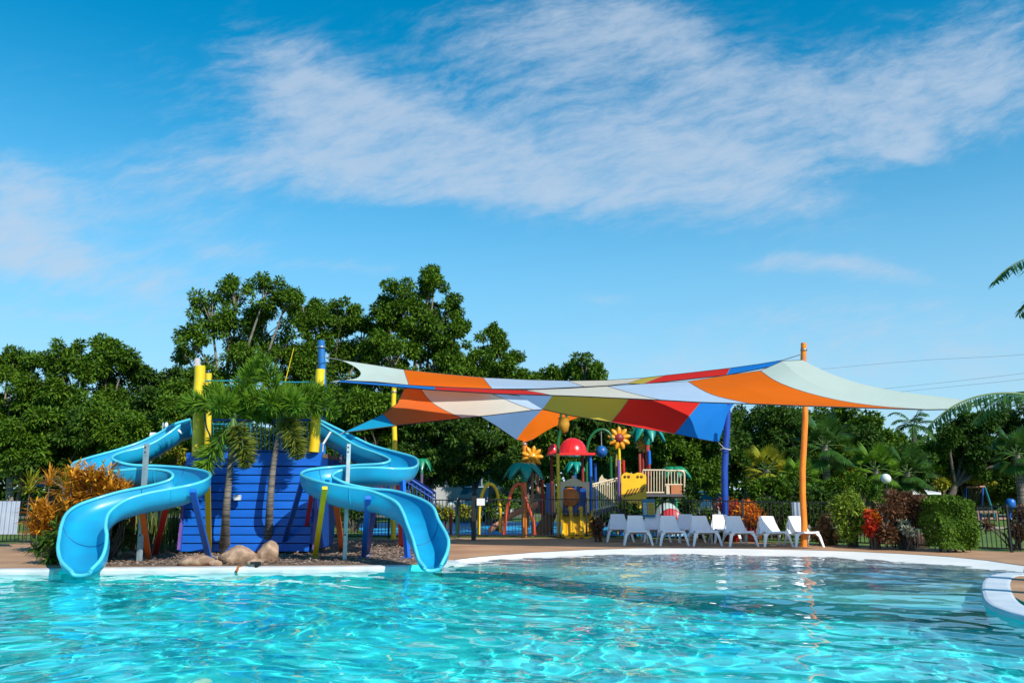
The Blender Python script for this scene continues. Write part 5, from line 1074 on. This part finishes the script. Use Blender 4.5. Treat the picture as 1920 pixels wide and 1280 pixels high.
b = MB(); a, c_ = P(1162, 927, 28.3), P(1285, 929, 28.3); b.box(((a.x + c_.x) / 2, 29, a.z - .02), (c_.x - a.x, 1.5, .09)); b.build('platform', mat('grey_platform', (.08, .08, .09), .6), t2)
dm = thing('tunnel_dome', gz0(1252, 28.3), 'grey white moulded tunnel under the beige railing', 'play tunnel'); b = MB(); cdm = gz0(1252, 28.6); b.lathe([(.62 * math.cos(t) * 1.0, 1.12 * math.sin(t)) for t in np.linspace(0, 1.56, 9)], cdm, 22); b.build('shell', mat('teal_white_plastic', (.42, .52, .50), .4), dm)
b = MB(); b.lathe([(.001, .05), (.36, .05), (.40, 0), (.001, -.02)], P(1258, 975, 27.7), 22, axis=(-.2, -1, .1)); b.build('red_hatch', mat('pinkish_red_plastic', (.55, .04, .05), .4), dm)

# ------------------------------------------------------------------ beyond the playground
def car(name, px, Y, yaw, body_m, label, kind='suv', h=1.65, group='vehicles parked behind the playground'):
    c0 = gz0(px, Y); r_ = thing(name, c0, label, 'car', group); L, Wd = 4.5, 1.8; rot = Matrix.Rotation(R(yaw), 3, 'Z')
    pr = [(-2.2, .35), (-2.25, .75), (-2.1, .95), (-1.2, 1.05), (-.55, h - .04), (.2, h), (1.7, h - .05), (2.1, 1.1), (2.2, .8), (2.2, .35)]
    def W_(x, y, z): return rot @ Vector((x, y, z)) + c0
    def side(z): return Wd / 2 if z < 1.06 else Wd / 2 * (1 - .18 * (z - 1.0) / .6)
    b = MB(); n = len(pr); V = [W_(x, -side(z), z) for x, z in pr] + [W_(x, side(z), z) for x, z in pr]; b.add(V, [tuple(range(n)), tuple(range(n, 2 * n))[::-1]] + [(i, i + n, (i + 1) % n + n, (i + 1) % n) for i in range(n)]); b.build('body', body_m, r_, bev=.04)
    GL = mat('dark_car_glass', (.01, .025, .035), .08, spec=.8)
    for s in (-1, 1):
        b = MB(); y = s * (Wd / 2 + .012); V = [W_(-1.05, y, 1.08), W_(1.85, y, 1.10), W_(1.55, y * .91, h - .13), W_(-.45, y * .91, h - .13)]; b.prism(V, rot @ Vector((0, .006 * s, 0))); b.build('side_window', GL, r_)
    b = MB(); b.prism([W_(-1.25, -.78, 1.075), W_(-1.25, .78, 1.075), W_(-.62, .70, h - .08), W_(-.62, -.70, h - .08)], rot @ Vector((-.02, 0, .012))); b.build('windscreen', GL, r_)
    for x in (-1.4, 1.35):
        for s in (-1, 1):
            b = MB(); b.lathe([(.001, -.11), (.2, -.11), (.31, -.10), (.33, 0), (.31, .10), (.2, .11), (.001, .11)], W_(x, s * .82, .33), 18, axis=rot @ Vector((0, 1, 0))); w_ = b.build('wheel', mat('tyre_rubber', (.015, .015, .015), .8), r_)
    for s in (-1, 1):
        b = MB(); b.box(W_(-2.2, s * .65, .78), (.08, .3, .14), rot); b.build('headlight', mat('lamp_glass', (.5, .52, .55), .1), r_)
    return r_
CW = mat('white_car_paint', (.55, .62, .66), .25, coat=.4)
car('parked_car', 1326, 42, 82, CW, 'white car seen through the fence behind the middle chairs', h=1.5)
car('parked_car', 903, 41, 70, CW, 'white pickup parked in front of the caravan', h=1.75)
cv = thing('caravan', gz0(850, 44), 'white caravan half hidden by the trees above the green spray post', 'caravan', None)
a, c_ = P(814, 886, 44), P(902, 886, 44); b = MB(); b.prism([(a.x, 44, .45), (c_.x, 44, .45), (c_.x, 44, a.z - .1), (c_.x - .25, 44, a.z), (a.x + .3, 44, a.z), (a.x, 44, a.z - .25)], (0, 2.2, 0)); b.build('body', mat('white_caravan_panel', (.50, .52, .52), .4), cv)
for x0, x1 in ((824, 834), (842, 858), (872, 888)):
    q = thing; p0, p1 = P(x0, 898, 43.97), P(x1, 912, 43.97); b = MB(); b.box(((p0.x + p1.x) / 2, 43.98, (p0.z + p1.z) / 2), (p1.x - p0.x, .03, p0.z - p1.z)); b.build('window', mat('dark_car_glass', (.01, .025, .035), .08), cv)
b = MB(); b.lathe([(.001, -.1), (.3, -.1), (.33, 0), (.3, .1), (.001, .1)], P(860, 950, 43.95), 14, axis=(0, 1, 0)); b.build('wheel', mat('tyre_rubber', (.015, .015, .015), .8), cv)
cab = thing('cabin', gz0(790, 50), 'grey walled cabin behind the green toy palm', 'building'); a, c_ = P(745, 893, 50), P(826, 893, 50)
b = MB(); b.box(((a.x + c_.x) / 2, 51.5, a.z / 2 - .1), (c_.x - a.x, 3, a.z - .2)); b.build('wall', mat('grey_cladding', (.17, .17, .16), .8, stretch=(1, 1, 9)), cab); b = MB(); b.prism([(a.x - .3, 49.6, a.z - .2), (c_.x + .3, 49.6, a.z - .2), (c_.x + .3, 49.6, a.z - .08), (a.x - .3, 49.6, a.z - .08)], (0, 3.8, .5)); b.build('roof', mat('pale_roof', (.32, .33, .33), .5), cab)
sh = thing('shelter', gz0(75, 40), 'small shelter with a pale corrugated roof left of the orange bush', 'shelter'); rows = []
a, c_ = P(62, 908, 40), P(84, 900, 40)
for t in (0, 1): rows.append([Vector((a.x + (c_.x - a.x) * i / 24, 40 + 1.6 * t + .0, a.z - .1 + .5 * t + .03 * math.cos(i * math.pi / 1.5))) for i in range(25)])
b = MB(); b.surf(rows); b.build('roof', CORR, sh); b = MB(); b.box(((a.x + c_.x) / 2, 41.2, (a.z - .1) / 2), ((c_.x - a.x) * .9, .1, a.z - .25)); b.build('wall', mat('dark_timber', (.06, .045, .035), .9), sh)
pv = thing('pavilion', gz0(1722, 40), 'low pavilion with a white flat roof above the maroon shrub', 'shelter'); a, c_ = P(1695, 918, 40), P(1752, 918, 40)
b = MB(); b.prism([(a.x, 39.4, a.z - .22), (c_.x, 39.4, a.z - .22), (c_.x - .2, 41.5, a.z + .02), (a.x + .2, 41.5, a.z + .02)], (0, 0, .09)); b.build('roof', WHITE, pv)
for x in (a.x + .2, c_.x - .2): b = MB(); b.tube([(x, 40.5, 0), (x, 40.5, a.z - .14)], .06, 8); b.build('post', GREY, pv)
gl = thing('globe_lamp', gz0(1661, 27), 'white globe lamp on a thin post above the maroon shrub', 'lamp'); b = MB(); b.sphere(P(1661, 897, 27), 9 * PX(27), 20); b.build('globe', mat('opal_globe', (.78, .80, .80), .25), gl); b = MB(); b.tube([gz0(1661, 27), P(1662, 905, 27)], .03, 8); b.build('post', BLACK, gl)
sw = thing('swing_set', gz0(1830, 44), 'swing set with an orange top bar and blue legs on the far playground', 'swing set'); b = MB(); b.tube([P(1810, 912.5, 44), P(1846, 912, 44)], .06, 8); b.build('top_bar', mat('faded_orange', (.42, .16, .09), .5), sw)
for (x0, dx, dy, m) in ((1843, 0, 0, BLUE), (1846, 24, .6, TURQ), (1811, -12, .4, TURQ), (1811, 2, -.6, BLUE)):
    p = P(x0, 912, 44); b = MB(); e_ = gz0(x0 + dx, 44 + dy); b.tube([p, e_], .06, 8); b.build('leg', m, sw)
for x in (1822, 1834): b = MB(); p = P(x, 913, 44); b.tube([p, (p.x, 44, .5)], .012, 5); b.tube([p + Vector((.4, 0, 0)), (p.x + .4, 44, .5)], .012, 5); b.box((p.x + .2, 44, .48), (.46, .2, .04)); b.build('swing_seat', BLACK, sw)
tb_ = thing('play_barrel', gz0(1896, 42), 'round blue play barrel right of the swing set', 'barrel'); b = MB(); b.lathe([(.001, 0), (.2, .0), (.24, .25), (.24, .45), (.15, .55), (.001, .56)], P(1896, 955, 42), 16); b.build('drum', mat('bright_blue_plastic', (.01, .13, .50), .35), tb_); b = MB(); b.tube([gz0(1896, 42), P(1896, 955, 42)], .08, 8); b.build('post', BLUE, tb_)
b = MB(); p = P(1925, 935, 42); b.lathe([(.4 * math.cos(t) + .01, .35 * math.sin(t)) for t in np.linspace(0, 1.5, 6)], p, 14); b.tube([gz0(1925, 42), p], .06, 8); b.tube([gz0(1913, 42), P(1913, 930, 42)], .05, 8); o = b.build('play_canopy', mat('bright_blue_plastic', (.01, .13, .50), .35), None, origin=gz0(1925, 42)); setp(o, 'blue play canopy at the right edge beyond the fence', 'play canopy')
for i, (x0, x1, y) in enumerate(((1830, 1855, 951), (1830, 1872, 959))):
    b = MB(); b.bar(P(x0, y, 43 - i * 2), P(x1, y, 43 - i * 2), .12, .12); q = P(x0, y, 43 - i * 2); b.bar((q.x + .1, q.y, 0), q + Vector((.1, 0, 0)), .1, .1); q2 = P(x1, y, 43 - i * 2); b.bar((q2.x - .1, q2.y, 0), q2 - Vector((.1, 0, 0)), .1, .1)
    o = b.build('log_rail', mat('log_wood', (.25, .17, .13), .9), None, origin=P(x0, y, 43 - i * 2)); setp(o, ['farther wooden log rail before the swing set', 'nearer wooden log rail before the swing set'][i], 'rail')
pl = thing('power_line', (P(2100, 640, 80).x, 80, 0), 'power pole and wires crossing the sky at the right', 'power line'); b = MB(); b.tube([(P(2100, 640, 80).x, 80, 0), P(2100, 640, 80)], .15, 8); b.build('pole', BARK, pl)
for (y0, y1, y2) in ((728, 722, 699), (736, 731, 710), (680, 676, 664)):
    b = MB(); b.tube([Vector(p) for p in smooth_curve([tuple(P(1250, y0 + 42, 110)), tuple(P(1500, y0 + 16, 100)), tuple(P(1720, y1, 92)), tuple(P(1925, y2, 85)), tuple(P(2100, y2 - 24, 80))], 6)], .014, 4, caps=False); b.build('wire', mat('wire_black', (.16, .18, .20), .6), pl)
